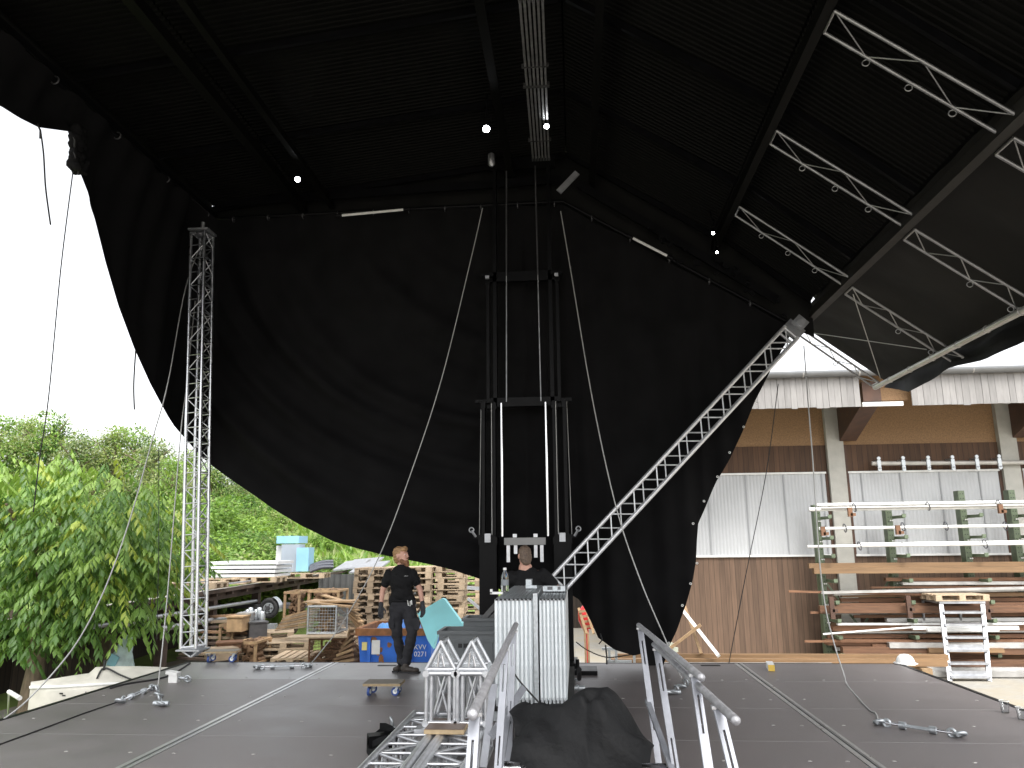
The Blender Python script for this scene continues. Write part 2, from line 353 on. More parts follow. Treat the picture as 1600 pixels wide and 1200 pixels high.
# ------------------------------------------------------------------ truss builder
def truss(p, q, w, n, name, label, cat, r=.025, rb=.011, group=None, tri=False, up=V((0, 0, 1)), rungs=True, mt='alu', parent=None, faces=(0, 1, 2, 3)):
    p = V(p); q = V(q); x, y, z = frame(p, q, up); L = (q - p).length
    root = parent if parent is not None else thing(name, label, cat, p, group)
    cs = [(-.5, -.43), (.5, -.43), (0, .43)] if tri else [(-.5, -.5), (.5, -.5), (.5, .5), (-.5, .5)]
    C = [x * (a * w) + y * (c * w) for a, c in cs]; k = len(C)
    for c in C:
        b = MB(); b.tube(p + c, q + c, r, 8); b.build('chord', M[mt], root)
    for f in range(k):
        if f not in faces: continue
        b = MB(); c0, c1 = C[f], C[(f + 1) % k]
        for i in range(n):
            t0, t1 = L * i / n, L * (i + 1) / n
            a, e = (c0, c1) if i % 2 == 0 else (c1, c0)
            b.tube(p + a + z * t0, p + e + z * t1, rb, 6)
            if rungs: b.tube(p + c0 + z * t1, p + c1 + z * t1, rb, 6)
        b.tube(p + c0 + z * .02, p + c1 + z * .02, r * .8, 6); b.tube(q + c0 - z * .02, q + c1 - z * .02, r * .8, 6)
        b.build('bracing', M[mt], root)
    return root
# leaning truss between mast foot and right roof corner, hanging truss at the left
TLp, TLq = V((3.42, 11.98, 6.18)), V((-.28, 11.55, 2.42))
t = truss(TLp, TLq, .26, 21, 'lattice_truss', 'aluminium box truss leaning diagonally from mast foot up to right roof corner', 'truss', r=.029, rb=.012, up=V((0, 1, 0)), mt='alu_bright', faces=(0, 1, 2), rungs=False)
b = MB(); d = (TLp - TLq).normalized()
b.bar(TLp - d * .02, TLp + d * .22, .30, .03, V((0, 1, 0))); b.tube(TLp + d * .2 + V((0, -.2, 0)), TLp + d * .2 + V((0, .2, 0)), .06); b.bar(TLp + d * .1 + V((0, -.17, 0)), TLp + d * .3 + V((0, -.17, 0)), .2, .012, V((0, 1, 0)))
b.build('hinge', M['alu_dull'], t)
LTt, LTb = P(316, 366, Y=11.0), P(302, 1012, Y=10.9)
t = truss(LTt, LTb, .235, 28, 'lattice_truss', 'tall aluminium box truss standing upright at the left beside the tree', 'truss', r=.025, rb=.009, up=V((.13, 1, 0)), mt='alu_tower', faces=(0, 1, 2))
b = MB(); b.box(LTt + V((0, 0, .03)), (.32, .32, .03)); b.tube(LTt, LTt + V((0, 0, .2)), .03); b.build('end_plate', M['alu_dull'], t); b = MB(); b.box(LTb - V((0, 0, .02)), (.34, .34, .02)); b.bar(LTb + V((-.12, 0, -.03)), LTb + V((.02, 0, -.11)), .2, .02); b.bar(LTb + V((.12, 0, -.03)), LTb + V((.02, 0, -.11)), .2, .02)
b.build('end_plate', M['alu_dull'], t)

# ------------------------------------------------------------------ roof
RY0, RY1 = .4, 12.25  # front edge carried forward out of view to block sky light
roof = thing('stage_roof', 'black corrugated stage roof with its right wing lowered on steel beams and trusses', 'stage roof', (-.7, 7.5, 5.4))
sec = [(-6.2, 8.68), (-4.6, 8.86), (.0, 9.38), (2.4, 7.85), (3.9, 6.66)]
def roofz(x): return interp(x, sec)
def corr(x0, x1, z0, z1, up):
    b = MB(); per = .085; n = int((RY1 - RY0) / per); rows = []
    for i in range(n):
        y = RY0 + i * per
        for dy, dz in ((0, 0), (.034, 0), (.044, .024), (.075, .024)):
            rows.append([V((x0, y + dy, z0 + dz + up)), V((x1, y + dy, z1 + dz + up))])
    b.grid(rows, smooth=False); return b
for i in range(4):
    (x0, z0), (x1, z1) = sec[i], sec[i + 1]
    corr(x0 + .012, x1 - .012, z0, z1, .16).build('roof_panel', M['corr'], roof)
b = MB()                                                    # skin added over sheets, left edge and gable to block sky light gaps
sk = [(-6.34, 8.34), (-6.32, 8.96)] + [(x, z + .28) for x, z in sec[1:]] + [(4.05, 6.75)]
b.grid([[V((x, y, z)) for x, z in sk] for y in np.linspace(RY0, RY1 + .05, 12)])
gt = [V((x, RY1 + .03, z + .27)) for x, z in [(-6.33, 8.66)] + sec]; gb = [V((x, RY1 + .03, interp(x, [(-6.2, 8.34), (-.07, 8.5), (3.5, 6.2), (3.9, 6.2)]))) for x, z in [(-6.33, 8.66)] + sec]
b.grid([gt, gb]); b.build('roof_skin', M['canopy'], roof)
def rbeam(x, z, wd, h, m, name='roof_beam'):
    b = MB(); b.bb((x - wd / 2, RY0, z - h / 2), (x + wd / 2, RY1, z + h / 2))
    b.bb((x - wd / 2 - .015, RY0, z - h / 2 - .012), (x + wd / 2 + .015, RY1, z - h / 2 - .002)); b.build(name, M[m], roof)
rbeam(-4.6, 8.78, .10, .16, 'corr'); rbeam(2.4, 7.80, .07, .16, 'corr'); rbeam(-.95, 9.18, .09, .14, 'corr'); rbeam(.42, 9.0, .07, .16, 'corr'); rbeam(-4.1, 8.84, .06, .12, 'corr')
rbeam(-6.2, 8.68, .08, .1, 'blacksteel', 'edge_beam')
b = MB(); b.bar(V((3.9, RY0, 6.60)), V((3.9, 13.2, 6.60)), .08, .13); b.bar(V((3.9, RY0, 6.525)), V((3.9, 13.2, 6.525)), .12, .012); b.build('hinge_beam', M['greysteel'], roof)
for y in (4.2, 6.2, 8.2, 10.2, 12.1):            # purlins
    b = MB()
    for i in range(4):
        (x0, z0), (x1, z1) = sec[i], sec[i + 1]; b.bar(V((x0 + .06, y, z0 + .10)), V((x1 - .06, y, z1 + .10)), .05, .08)
    b.build('purlin', M['blacksteel'], roof)
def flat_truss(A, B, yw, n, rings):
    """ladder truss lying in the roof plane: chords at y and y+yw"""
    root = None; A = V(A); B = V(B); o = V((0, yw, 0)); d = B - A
    b = MB(); b.tube(A, B, .018, 8); root = b.build('wing_truss', M['alu_shaded'], roof)
    b = MB(); b.tube(A + o, B + o, .018, 8); b.build('chord', M['alu_shaded'], root)
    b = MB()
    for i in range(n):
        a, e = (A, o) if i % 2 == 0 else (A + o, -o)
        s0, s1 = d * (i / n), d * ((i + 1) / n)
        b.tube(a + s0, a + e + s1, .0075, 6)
    b.tube(A, A + o, .014, 6); b.tube(B, B + o, .014, 6); b.build('bracing', M['alu_shaded'], root)
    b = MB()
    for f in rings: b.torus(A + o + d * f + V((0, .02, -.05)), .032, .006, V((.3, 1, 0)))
    b.build('ring', M['alu_shaded'], root)
def on(p, q, t): return V(p).lerp(V(q), t)
for y in (6.35, 8.42, 10.5):
    flat_truss((2.46, y, 7.70), (3.88, y, 6.58), .30, 4, (.25, .5, .75))
for y in (4.6, 6.6, 8.65, 10.7, 13.0):
    flat_truss((3.98, y, 6.50), (5.36 if y < 12 else 5.1, y, 5.44 if y < 12 else 5.58), .30, 6, (.5, .8))
b = MB(); b.tube((5.13, 3.2, 5.54), (5.13, 13.25, 5.54), .042, 10)
for y in np.arange(3.6, 13, .75): b.torus((5.13, y, 5.54), .045, .007, V((0, 1, 0)))
b.build('outer_tube', mat('worn_aluminium_tube', (.50, .49, .47), .4, .6, noise=(6, .2)), roof)
# canopy fabric over outer wing and its valance
b = MB(); rows = []
for y in np.linspace(2.9, 13.35, 46):
    row = []
    for u in np.linspace(0, 1, 12):
        x = 3.9 + u * 1.5; z = 6.78 - u * 1.16 + .10 * math.sin(u * PI) * (.6 + .4 * math.cos(y * 3.0)) + .01 * math.sin(y * 9 + u * 7)
        row.append(V((x, y, z)))
    for u in (.3, .6, 1.0):
        row.append(V((5.4 + .04 * math.sin(y * 5) - .06 * u, y, 5.62 - u * (.30 + .05 * math.sin(y * 2.1)) * min(1, (13.6 - y) * .8))))
    rows.append(row)
b.grid(rows); b.build('wing_canopy', M['canopy'], roof)
b = MB()
for (a, c) in (((1333, 460, 10.7), (1376, 592, 12.9)), ((1254, 518, 13.1), (1448, 546, 11.1))): b.tube(P(a[0], a[1], Y=a[2]), P(c[0], c[1], Y=c[2]), .007, 5)
b.build('tie_wire', M['rope'], roof)
# back roof edge: curtain rail with hooks
b = MB(); RL = [(-6.2, 8.62), (-.07, 8.66), (3.5, 6.4)]
for (x0, z0), (x1, z1) in zip(RL[:-1], RL[1:]): b.tube((x0, 12.12, z0), (x1, 12.12, z1), .03, 8)
b.tube((-6.2, RY0, 8.6), (-6.2, 12.1, 8.6), .03, 8)
rl = b.build('curtain_rail', M['blacksteel'], roof)
b = MB()
for y in np.arange(4, 12, 1.3): b.torus((-6.16, y, 8.56), .05, .01, V((0, 1, 0)))
for x in np.arange(-5.8, 3.4, .62): b.torus((x, 12.08, interp(x, RL) - .05), .045, .009, V((1, 0, 0)))
b.build('hook', M['steel'], rl)
# clutter of clamps along the right gable edge
b = MB()
for i in range(26):
    x = random.uniform(1.2, 3.4); p = V((x, 11.9 + random.uniform(-.15, .1), interp(x, RL) + random.uniform(-.02, .35)))
    b.box(p, (random.uniform(.03, .09), .04, random.uniform(.03, .12)), Matrix.Rotation(random.uniform(0, 3), 3, 'Y'))
b.build('clamp_fitting', M['blacksteel'], roof)
b = MB(); b.bar((.2, 12.0, 8.9), (3.3, 12.0, 6.75), .06, .14); b.bar((-6, 12.0, 8.85), (-.1, 12.0, 9.0), .06, .14); b.build('gable_beam', M['blacksteel'], roof)

# rods strapped under the ceiling, white tubes on the curtain rail, floodlights
A0, A1 = P(830, 2, Z=8.62), P(845, 245, Z=8.72)
rods = thing('rod_bundle', 'six long aluminium rods strapped side by side under the roof ridge', 'rod bundle', A0)
for i in range(6):
    dx = V(((i - 2.5) * .048, 0, 0)); b = MB(); b.bar(A0 + dx, A1 + dx, .026, .04)
    for e, s in ((A0 + dx, -1), (A1 + dx, 1)):
        for k in (-.012, .012): b.bar(e + V((k, 0, 0)), e + V((k, s * .10, 0)), .008, .035)
    b.build('rod', M['alu_shaded'], rods)
for f, wd in ((.33, .02), (.45, .05), (.85, .015)): c = A0.lerp(A1, f); b = MB(); b.box(c, (.33, wd, .055)); b.build('strap', M['blackrope'], rods)
b = MB()
for f in (.2, .8): c = A0.lerp(A1, f); b.tube(c + V((0, 0, .02)), V((c.x, c.y, roofz(c.x) + .12)), .008, 5)
b.build('hanger', M['blacksteel'], rods)
for (a, c, lb) in (((530, 337), (635, 327), 'white tube fixed level at the top of the curtain left of mast'), ((985, 370), (1047, 402), 'white tube sloping down at the top of the curtain right of mast')):
    p, q = P(*a, Y=11.88), P(*c, Y=11.88); d = (q - p).normalized()
    t = thing('white_tube', lb, 'tube', p)  # plain white tube, gives no light
    b = MB(); b.tube(p, q, .022, 10); b.build('tube', M['white'], t)
    b = MB()
    for e in (p, q): b.tube(e - d * .05, e + d * .05, .03, 8); b.bar(e, e + V((0, .16, .06)), .03, .02)
    b.build('bracket', M['blacksteel'], t)
def flood(px, py, Z, lb, r=.06, Y=None):
    c = P(px, py, Z=Z) if Y is None else P(px, py, Y=Y); d = (EYE - c).normalized()
    d = (d + V((0, 0, -.2))).normalized()
    t = thing('floodlight', lb, 'floodlight', c, 'lit floodlights under the roof')
    R = d.to_track_quat('Z', 'Y').to_matrix()
    b = MB(); b.lathe(c, [(0, -.14), (.05, -.13), (r * 1.05, -.03), (r * 1.2, .02), (r * 1.1, .025)], 16, R=R); b.build('housing', M['blacksteel'], t)
    b = MB(); b.lathe(c, [(r * 1.1, .02), (r * .95, -.01), (r * .7, -.02)], 16, R=R); b.build('reflector', M['reflector'], t)
    b = MB(); b.lathe(c, [(r * .95, .012), (r * .6, .02), (0, .024)], 16, R=R); b.build('lens', M['lens'], t)
    b = MB(); u = V((0, 0, 1)); top = V((c.x, c.y + .12, roofz(c.x) + .1))
    for s in (-1, 1): b.bar(c + R @ V((s * r * 1.3, 0, -.03)), c + R @ V((s * r * 1.3, 0, -.03)) + u * .2, .008, .03)
    b.bar(c + u * .19 + V((-r * 1.3, 0.02, 0)), c + u * .19 + V((r * 1.3, .02, 0)), .02, .01); b.tube(c + u * .19, top, .012, 6)
    b.build('bracket', M['blacksteel'], t)
    if lit_power.get(lb):
        l = bpy.data.lights.new('lamp', 'SPOT'); l.energy = lit_power[lb]; l.spot_size = rad(120); l.shadow_soft_size = r; o = bpy.data.objects.new('lamp', l); COL.objects.link(o)
        o.parent = t; o.location = d * .06; o.rotation_euler = d.to_track_quat('-Z', 'Y').to_euler()
lit_power = {}
F1, F2, F3, F4, F5 = 'lit floodlight on its own under the left half of the roof', 'brightest lit floodlight just left of the rod bundle', 'lit floodlight glowing behind the lower end of the rod bundle', 'upper of two small lit floodlights at the right gable', 'lower of two small lit floodlights at the right gable'
flood(465, 280, 8.55, F1, .042); flood(760, 201, 8.75, F2, .05); flood(854, 197, 8.62, F3, .035); flood(1114, 364, 0, F4, .024, Y=11.3); flood(1120, 394, 0, F5, .02, Y=11.5)

# ------------------------------------------------------------------ mast
mast = thing('telescopic_mast', 'black telescopic lifting mast rising behind the stage centre to the roof', 'mast', (-.76, 11.85, 0))
MY = 11.85
def col(x, z0, z1, wx, wy, y=MY, m='blacksteel', name='mast_column'):
    b = MB(); b.bb((x - wx / 2, y - wy / 2, z0), (x + wx / 2, y + wy / 2, z1)); b.bb((x - wx / 2 - .012, y - wy / 2 - .012, z1 - .12), (x + wx / 2 + .012, y + wy / 2 + .012, z1 - .02))
    return b.build(name, M[m], mast)
def zof(py): return P(820, py, Y=MY).z
zA, zB, zC, zT = zof(838), zof(628), zof(432), 9.25
for s in (-1, 1):
    c = -.76
    col(c + s * .56, .3, zA, .26, .28); col(c + s * .63, zA - .1, zB, .05, .12, MY - .08); col(c + s * .48, zA - .1, zB, .07, .16); col(c + s * .45, zB - .1, zT, .06, .14, MY + .04); col(c + s * .56, zB - .1, zC, .05, .1); 
    b = MB(); b.tube((c + s * .345, MY - .1, zA), (c + s * .345, MY - .1, zB - .03), .022, 10); b.build('piston_rod', M['chrome'], mast)
    b = MB(); b.tube((c + s * .27, MY - .05, zB), (c + s * .255, MY - .05, zC), .010, 8); b.build('guide_rod', M['alu_dull'], mast); b = MB(); b.tube((c + s * .255, MY - .05, zC), (c + s * .24, MY - .05, zof(262)), .012, 8); b.build('guide_rod', M['steel'], mast)
    for z, dx, l in ((zA, .62, .32), (zB, .62, .26), (zC, .56, .2)):
        b = MB(); b.box((c + s * dx, MY - .12, z), (l, .05, .05))
        for k in range(4): b.tube((c + s * (dx - .1 + k * .06), MY - .17, z), (c + s * (dx - .1 + k * .06), MY - .14, z), .012, 6)
        b.build('collar', M['blacksteel'], mast)
    b = MB(); b.box((c + s * .56, MY - .16, zA - .02), (.09, .04, .13)); b.build('plate', M['alu_dull'], mast)
    b = MB(); b.tube((c + s * .74, MY - .16, zA), (c + s * .80, MY - .2, zA + .09), .02, 8); b.torus((c + s * .8, MY - .2, zA + .1), .035, .01, V((0, 1, 0)))
    b.build('fitting', M['alu_dull'], mast); b = MB(); b.box((c + s * .555, MY - .16, zC - .05), (.06, .05, .05)); b.build('bolt_block', M['alu_dull'], mast)
    b = MB(); b.tube((c + s * .70, MY - .05, zA), (c + s * .67, MY - .05, zB), .006, 5); b.build('lift_cable', M['rope'], mast)
    b = MB(); b.tube((c + s * .50, MY - .12, zA), (c + s * .50, MY - .12, zB), .006, 5); b.build('lift_cable', M['rope'], mast)
for z, h in ((zB, .14), (zC, .16), (zT, .2)): b = MB(); b.bb((-.76 - .56, MY - .03, z - h / 2), (-.76 + .56, MY + .05, z + h / 2)); b.build('crosshead', M['blacksteel'], mast)
z = zof(846); b = MB(); b.bb((-.76 - .31, MY - .2, z - .05), (-.76 + .31, MY - .15, z + .055))
cb = b.build('crossbar', mat('grey_primer', (.24, .24, .235), .5, noise=(5, .1)), mast)
for x, l in ((-.25, .3), (-.14, .15), (.16, .22), (.25, .3)):
    b = MB(); b.bb((-.76 + x - .025, MY - .19, z - .06 - l * .8), (-.76 + x + .025, MY - .16, z - .055)); b.build('leg', M['alu'], cb)
for x in (-.15, .16): b = MB(); b.bb((-.76 + x - .03, MY - .19, z + .06), (-.76 + x + .03, MY - .16, z + .11)); b.build('bracket', M['alu'], cb)
b = MB(); b.bb((-1.5, MY - .35, 1.203), (-.02, MY + .3, 1.33)); b.build('base_frame', M['blacksteel'], mast)
M['stay'] = mat('grey_stay', (.1, .1, .1), .5, .4)
for a, e in (((735, 989), (795, 922)), ((742, 993), (800, 934))): b = MB(); b.bar(P(*a, Y=11.2), P(*e, Y=11.45), .07, .05, V((0, 1, 0))); b.build('stay', M['stay'], mast)
b = MB(); b.bar(P(730, 918, Y=12.0), P(752, 920, Y=12.0), .05, .05, V((0, 1, 0))); b.build('outrigger', M['alu'], mast); b = MB(); b.bar(P(731, 935, Y=12.0), P(752, 953, Y=12.0), .04, .04, V((0, 1, 0))); b.build('outrigger', M['alu'], mast); b = MB(); b.bar(P(735, 985, Y=12.0), P(752, 973, Y=12.0), .04, .04, V((0, 1, 0))); b.build('outrigger', M['alu'], mast)
b = MB(); b.bar(P(873, 300, Y=11.9), P(902, 270, Y=11.9), .1, .03, V((0, 1, 0))); b.build('top_stay', M['alu_dull'], mast)
b = MB(); b.lathe(P(768, 250, Y=11.6), [(.02, -.12), (.06, -.08), (.06, .1), (.03, .12)], 10); b.build('pulley', M['alu_dull'], mast)
# mast drawbar and hooks on its right foot
b = MB(); b.bb((-.2, 11.3, 1.203), (.25, 11.75, 1.26)); b.tube(P(905, 1060, Z=1.3), P(905, 1046, Z=1.5), .03, 8); b.tube(P(903, 1050, Y=10.6), P(902, 1030, Y=10.6), .025, 8); b.build('foot_plate', M['blacksteel'], mast)

# ------------------------------------------------------------------ curtain
CB = [(288, 688), (300, 703), (330, 728), (370, 757), (420, 792), (470, 822), (520, 846), (560, 858), (600, 868), (650, 878), (700, 889), (750, 905), (800, 930), (860, 930), (885, 925), (905, 938), (915, 955), (925, 975), (935, 998), (960, 1015), (990, 1025), (1003, 1022), (1012, 1052), (1035, 1052), (1046, 1010), (1058, 985), (1072, 945), (1083, 905), (1090, 870), (1088, 845), (1092, 820), (1105, 790), (1122, 750), (1142, 715), (1162, 670), (1182, 625), (1205, 580), (1240, 515)]
CBf = []
for p in CB:
    if CBf and p[0] <= CBf[-1][0]: p = (CBf[-1][0] + .6, p[1])
    CBf.append(p)
def side_pt(px, py): return P(px, py, X=-6.15)
SB = [side_pt(*p) for p in ((-150, 100), (0, 165), (30, 184), (60, 199), (90, 203), (112, 206), (119, 235), (122, 262), (137, 300), (150, 350), (165, 410), (185, 478), (210, 545), (235, 600), (262, 650), (284, 684))]
cols = []      # (x, y, ztop, zbot)
for i, p in enumerate(SB): pass
sbl = [(p.y, p.z) for p in SB]
yend = sbl[-1][0]
for y in np.concatenate([np.linspace(sbl[0][0], sbl[5][0] - .01, 26), np.linspace(sbl[5][0], sbl[8][0], 16), np.linspace(sbl[8][0] + .03, 11.3, 60)]):
    cols.append((-6.15, y, 8.6, interp(y, sbl)))
xl = P(306, 708, Y=12.1).x
for px in np.concatenate([np.linspace(300, 1000, 205), np.linspace(1001, 1012, 8), np.linspace(1014, 1240, 110)]):
    q = P(px, interp(px, CBf), Y=12.1); cols.append((q.x, 12.1, interp(q.x, RL) - .04, q.z))
cols = [c for c in cols if not (c[1] == 12.1 and c[0] < -6.12)]
NV = 60; rows = []; arc = 0; prev = None
XM = -.76
for (x, y, zt, zb) in cols:
    if prev is not None: arc += math.hypot(x - prev[0], y - prev[1])
    prev = (x, y); row = []
    back = y > 11.9
    for j in range(NV + 1):
        v = j / NV; z = zt + (zb - zt) * v
        H = 8.6 - z
        if not back:
            ph = arc * 5.2 + .5 * H; d = .05 * math.sin(ph) * (.3 + v) + .03 * math.sin(arc * 11.3 + 1.7 * H)
            lean = -.35 * v * max(0, min(1, (y - 7.9) / 3)) * 0
            if y < 9: d += .05 * math.sin(H * 9 + arc * 17) * v
            d *= 1 - v ** 3
            row.append(V((x - .12 * math.sin(v * PI) + d, y, z)))
        elif x < XM:
            # swagged folds: run from the mast's top, sagging down and to the left
            rr = math.hypot((x - (XM + .4)) * .95, (z - 9.6)); an = math.atan2(9.6 - z, XM + .4 - x)
            t_ = rr - .9 * an
            env = min(1, max(0, (XM + .2 - x) / 1.0)) * min(1, v * 2.2)
            d = env * 1.7 * (.035 * math.sin(rr * 4.3 + 2.6 * an + .6 * math.sin(an * 5)) + .036 * math.sin(rr * 9.1 - 1.2 * an + 1.2 * math.sin(rr * 1.3)) + (.026 * math.sin(rr * 15 + 2.1 * an + 2 * math.sin(rr * 1.7 + an * 3)))) + (1 - env) * .03 * math.sin(arc * 9)
            d += .02 * math.sin(an * 46 + rr * 1.5) * env
            row.append(V((x, y + d + .25 * math.sin(v * PI) * env, z)))
        else:
            ph = (x - XM) * 6.5 - H * .35 * (1 if x < 2 else .8); env = min(1, .3 + v)
            d = env * (.05 * math.sin(ph * .9 + 1.2 * math.sin(H * .6 + x)) + .022 * math.sin(ph * 2.7 + H * .9 + math.sin(x * 3))); d += .02 * math.sin(H * 3 + x * 2)
            row.append(V((x, y + .07 + d, z)))
    rows.append(row)
b = MB(); b.grid(rows)
curt = b.thing('backdrop_curtain', M['curtain'], 'huge black cloth backdrop hung across the back and left side of the stage', 'curtain')
bpy.context.view_layer.update()
b = MB()
for px, py in ((1229, 540), (1183, 629), (1163, 667), (1141, 707), (1122, 745), (1101, 783), (1084, 818), (1090, 880), (1080, 912), (1067, 946), (1046, 1005)):
    b.torus(P(px - 1, py, Y=12.06), .014, .006, V((0, 1, 0)), 10, 5)
b.build('eyelet', M['white'], curt)
TC = [[P(938, 990, Y=12.05), P(941, 1000, Y=12.05), P(936, 1006, Y=12.0)], [P(946, 1008, Y=12.05), P(948, 1025, Y=12.05), P(948, 1038, Y=12.05)]]
for q in ((58, 200), (112, 215), (113, 240), (118, 258)): q = side_pt(*q); TC.append([q + V((.0, 0, .05)), q + V((.06, -.02, -.05)), q + V((.03, .03, -.12))])
for q in TC: b = MB(); b.path(q, .011); b.build('tie_cord', M['blackrope'], curt)
# ruffled knot where the side cloth is bunched
b = MB(); 
for i in range(22):
    q = side_pt(118 + random.uniform(-3, 9), 204 + i * 2.9); a_ = Matrix.Rotation(random.uniform(-.9, .9), 3, 'X') @ Matrix.Rotation(random.uniform(-.9, .9), 3, 'Y'); s_ = random.uniform(.05, .085)
    b.lathe(q, [(s_ * math.sin(PI * k / 7) * (1 + .25 * math.sin(k * 2 + i)), -s_ * random.uniform(1.2, 1.9) * math.cos(PI * k / 7)) for k in range(8)], 9, R=a_)
b.build('bunched_fold', M['curtain'], curt)

# ------------------------------------------------------------------ cables
def smooth(pts, n=10):
    pts = [V(p) for p in pts]; out = []
    for i in range(len(pts) - 1):
        p0 = pts[max(i - 1, 0)]; p1 = pts[i]; p2 = pts[i + 1]; p3 = pts[min(i + 2, len(pts) - 1)]
        for k in range(n):
            t = k / n; out.append(.5 * ((2 * p1) + (p2 - p0) * t + (2 * p0 - 5 * p1 + 4 * p2 - p3) * t * t + (3 * p1 - p0 - 3 * p2 + p3) * t ** 3))
    out.append(pts[-1]); return out
def cable(pts, r, m, lb, cat='cable', name='cable', ends=(0, 0)):
    w_ = [P(p[0], p[1], Y=p[2]) if p[2] > 0 else P(p[0], p[1], Z=1.2 + r) for p in pts]
    b = MB(); b.path(smooth(w_, 8), r, 6); return b.thing(name, M[m], lb, cat)
cable([(754, 325, 11.8), (737, 400, 11.8), (690, 592, 11.75), (640, 745, 11.7), (593, 868, 11.7), (540, 966, 11.8), (500, 1020, 12.0), (484, 1038, -1)], .0085, 'rope', 'pale cable slanting down behind the standing man to the back left floor')
cable([(876, 330, 11.7), (893, 430, 11.5), (925, 620, 11.1), (962, 790, 10.8), (1000, 905, 10.6), (1040, 1000, 10.6), (1064, 1058, 10.6), (1066, 1064, -1)], .0085, 'rope', 'pale cable slanting from the mast top to floor behind the right handrail')
cable([(318, 372, 11.5), (290, 450, 11.1), (262, 600, 10.5), (240, 680, 10.2), (205, 805, 9.8), (172, 900, 9.5), (140, 970, 9.2), (105, 1025, 8.9), (47, 1090, 8.6), (0, 1127, 8.35), (-60, 1160, 8.1)], .0085, 'rope', 'thick slack cable curving across the tree to the left stage edge')
cable([(305, 470, 11.6), (291, 605, 11.2), (282, 682, 10.9), (265, 890, 10.4), (256, 990, 10.1), (247, 1072, 10.0)], .0085, 'rope', 'pale cable hanging beside upright truss to a shackle on floor')
cable([(1256, 540, 11.9), (1262, 620, 11.7), (1270, 720, 11.5), (1280, 870, 11.3), (1290, 950, 11.1), (1304, 1008, 10.9), (1318, 1052, 10.75), (1324, 1070, -1), (1345, 1095, -1), (1360, 1110, -1), (1368, 1114, -1), (1372, 1124, -1)], .0085, 'rope', 'pale cable hanging at the right and curving onto the floor')
cable([(1216, 600, 11.7), (1197, 740, 11.7), (1165, 900, 11.8), (1139, 1036, 12.0)], .006, 'blackrope', 'thin black cord hanging in front of the brown wall', 'cord', 'cord')
cable([(114, 268, 8.2), (95, 420, 8.3), (76, 620, 8.5), (62, 715, 8.6), (52, 800, 8.6)], .007, 'blackrope', 'thin cord hanging from bunched curtain across the sky and tree', 'cord', 'cord')
cable([(63, 202, 7.5), (68, 240, 7.5), (71, 290, 7.5), (76, 330, 7.5), (79, 351, 7.5)], .009, 'blackrope', 'short frayed dark cord dangling against white sky below the roof edge', 'cord', 'cord')
cable([(212, 548, 9.7), (209, 600, 9.7), (210, 640, 9.7)], .010, 'blackrope', 'short dark cord dangling from the curtain edge above the trees', 'cord', 'cord')
cable([(248, 700, 11.5), (248, 850, 11.4), (245, 1000, 11.3)], .005, 'blackrope', 'very thin dark cord hanging in front of the tree left of upright truss', 'cord', 'cord')
cable([(172, 1075, -1), (200, 1068, -1), (250, 1060, -1), (275, 1050, -1), (297, 1036, -1)], .012, 'blackrope', 'black cord lying along the back left of the floor', 'cord', 'cord')
cable([(-20, 1170, -1), (60, 1141, -1), (130, 1115, -1), (186, 1096, -1)], .007, 'blackrope', 'straight black cord along floor from the left turnbuckle to the frame edge', 'cord', 'cord')
cable([(900, 1003, 13.5), (920, 1017, 13.5), (950, 1027, 13.5), (990, 1022, 13.3)], .010, 'blackrope', 'black cable sagging behind stage beneath the curtain', 'cable')
def turnbuckle(a, c, lb, r=.014):
    p, q = P(*a, Z=1.235), P(*c, Z=1.235); d = (q - p).normalized(); n = d.cross(V((0, 0, 1))); L = (q - p).length
    t = thing('turnbuckle', lb, 'turnbuckle', p)
    b = MB()
    for s in (-1, 1): b.tube(p + d * L * .30 + n * s * .03, p + d * L * .68 + n * s * .03, r * .7, 8)
    for f in (.30, .68): b.tube(p + d * (L * f - .03), p + d * (L * f + .03), .035, 8)
    b.build('body', M['galv'], t)
    b = MB(); b.tube(p + d * .06, p + d * L * .32, r, 8); b.tube(p + d * L * .66, q - d * .06, r, 8); b.build('screw', M['chrome'], t)
    for e, s in ((p, 1), (q, -1)):
        b = MB(); b.torus(e, .05, .016, V((0, .5, 1)), 12, 6); b.torus(e + d * s * .07, .035, .014, n, 10, 6); b.tube(e - n * .06, e + n * .06, .016, 8); b.build('shackle', M['galv'], t)
turnbuckle((1374, 1128), (1500, 1147), 'long steel turnbuckle lying on the floor at the right')
turnbuckle((188, 1095), (240, 1073), 'short steel turnbuckle lying on floor at the left edge')
turnbuckle((402, 1042), (482, 1040), 'steel turnbuckle lying at the back edge of the floor', .012)
def chainlet(pts, lb, name='shackle_chain', z=1.235, r=.04):
    w_ = [P(*p, Z=z) for p in pts]; t = thing(name, lb, 'shackle', w_[0])
    for i, p in enumerate(w_):
        b = MB(); b.torus(p, r, r * .33, V((0.3, .4, 1)) if i % 2 else V((1, .4, .3)), 12, 6, sq=1.4); b.build('link', M['galv'], t)
    p = w_[-1]; b = MB(); b.tube(p - V((.09, 0, 0)), p + V((.09, 0, 0)), .028, 10); b.build('pin', M['galv'], t)
chainlet([(246, 1078), (248, 1085), (250, 1092), (252, 1099)], 'steel shackles lying on floor at the foot of the left cable', r=.045)
chainlet([(1072, 1066), (1065, 1072), (1057, 1077), (1052, 1081)], 'steel shackles on the floor behind the right handrail')
chainlet([(901, 1050), (902, 1062), (903, 1075)], 'steel hook and chain on the floor right of the panel stack', r=.03)
chainlet([(612, 1128), (616, 1138), (620, 1146)], 'steel shackle with blue pin lying beside the stacked trusses', r=.04)
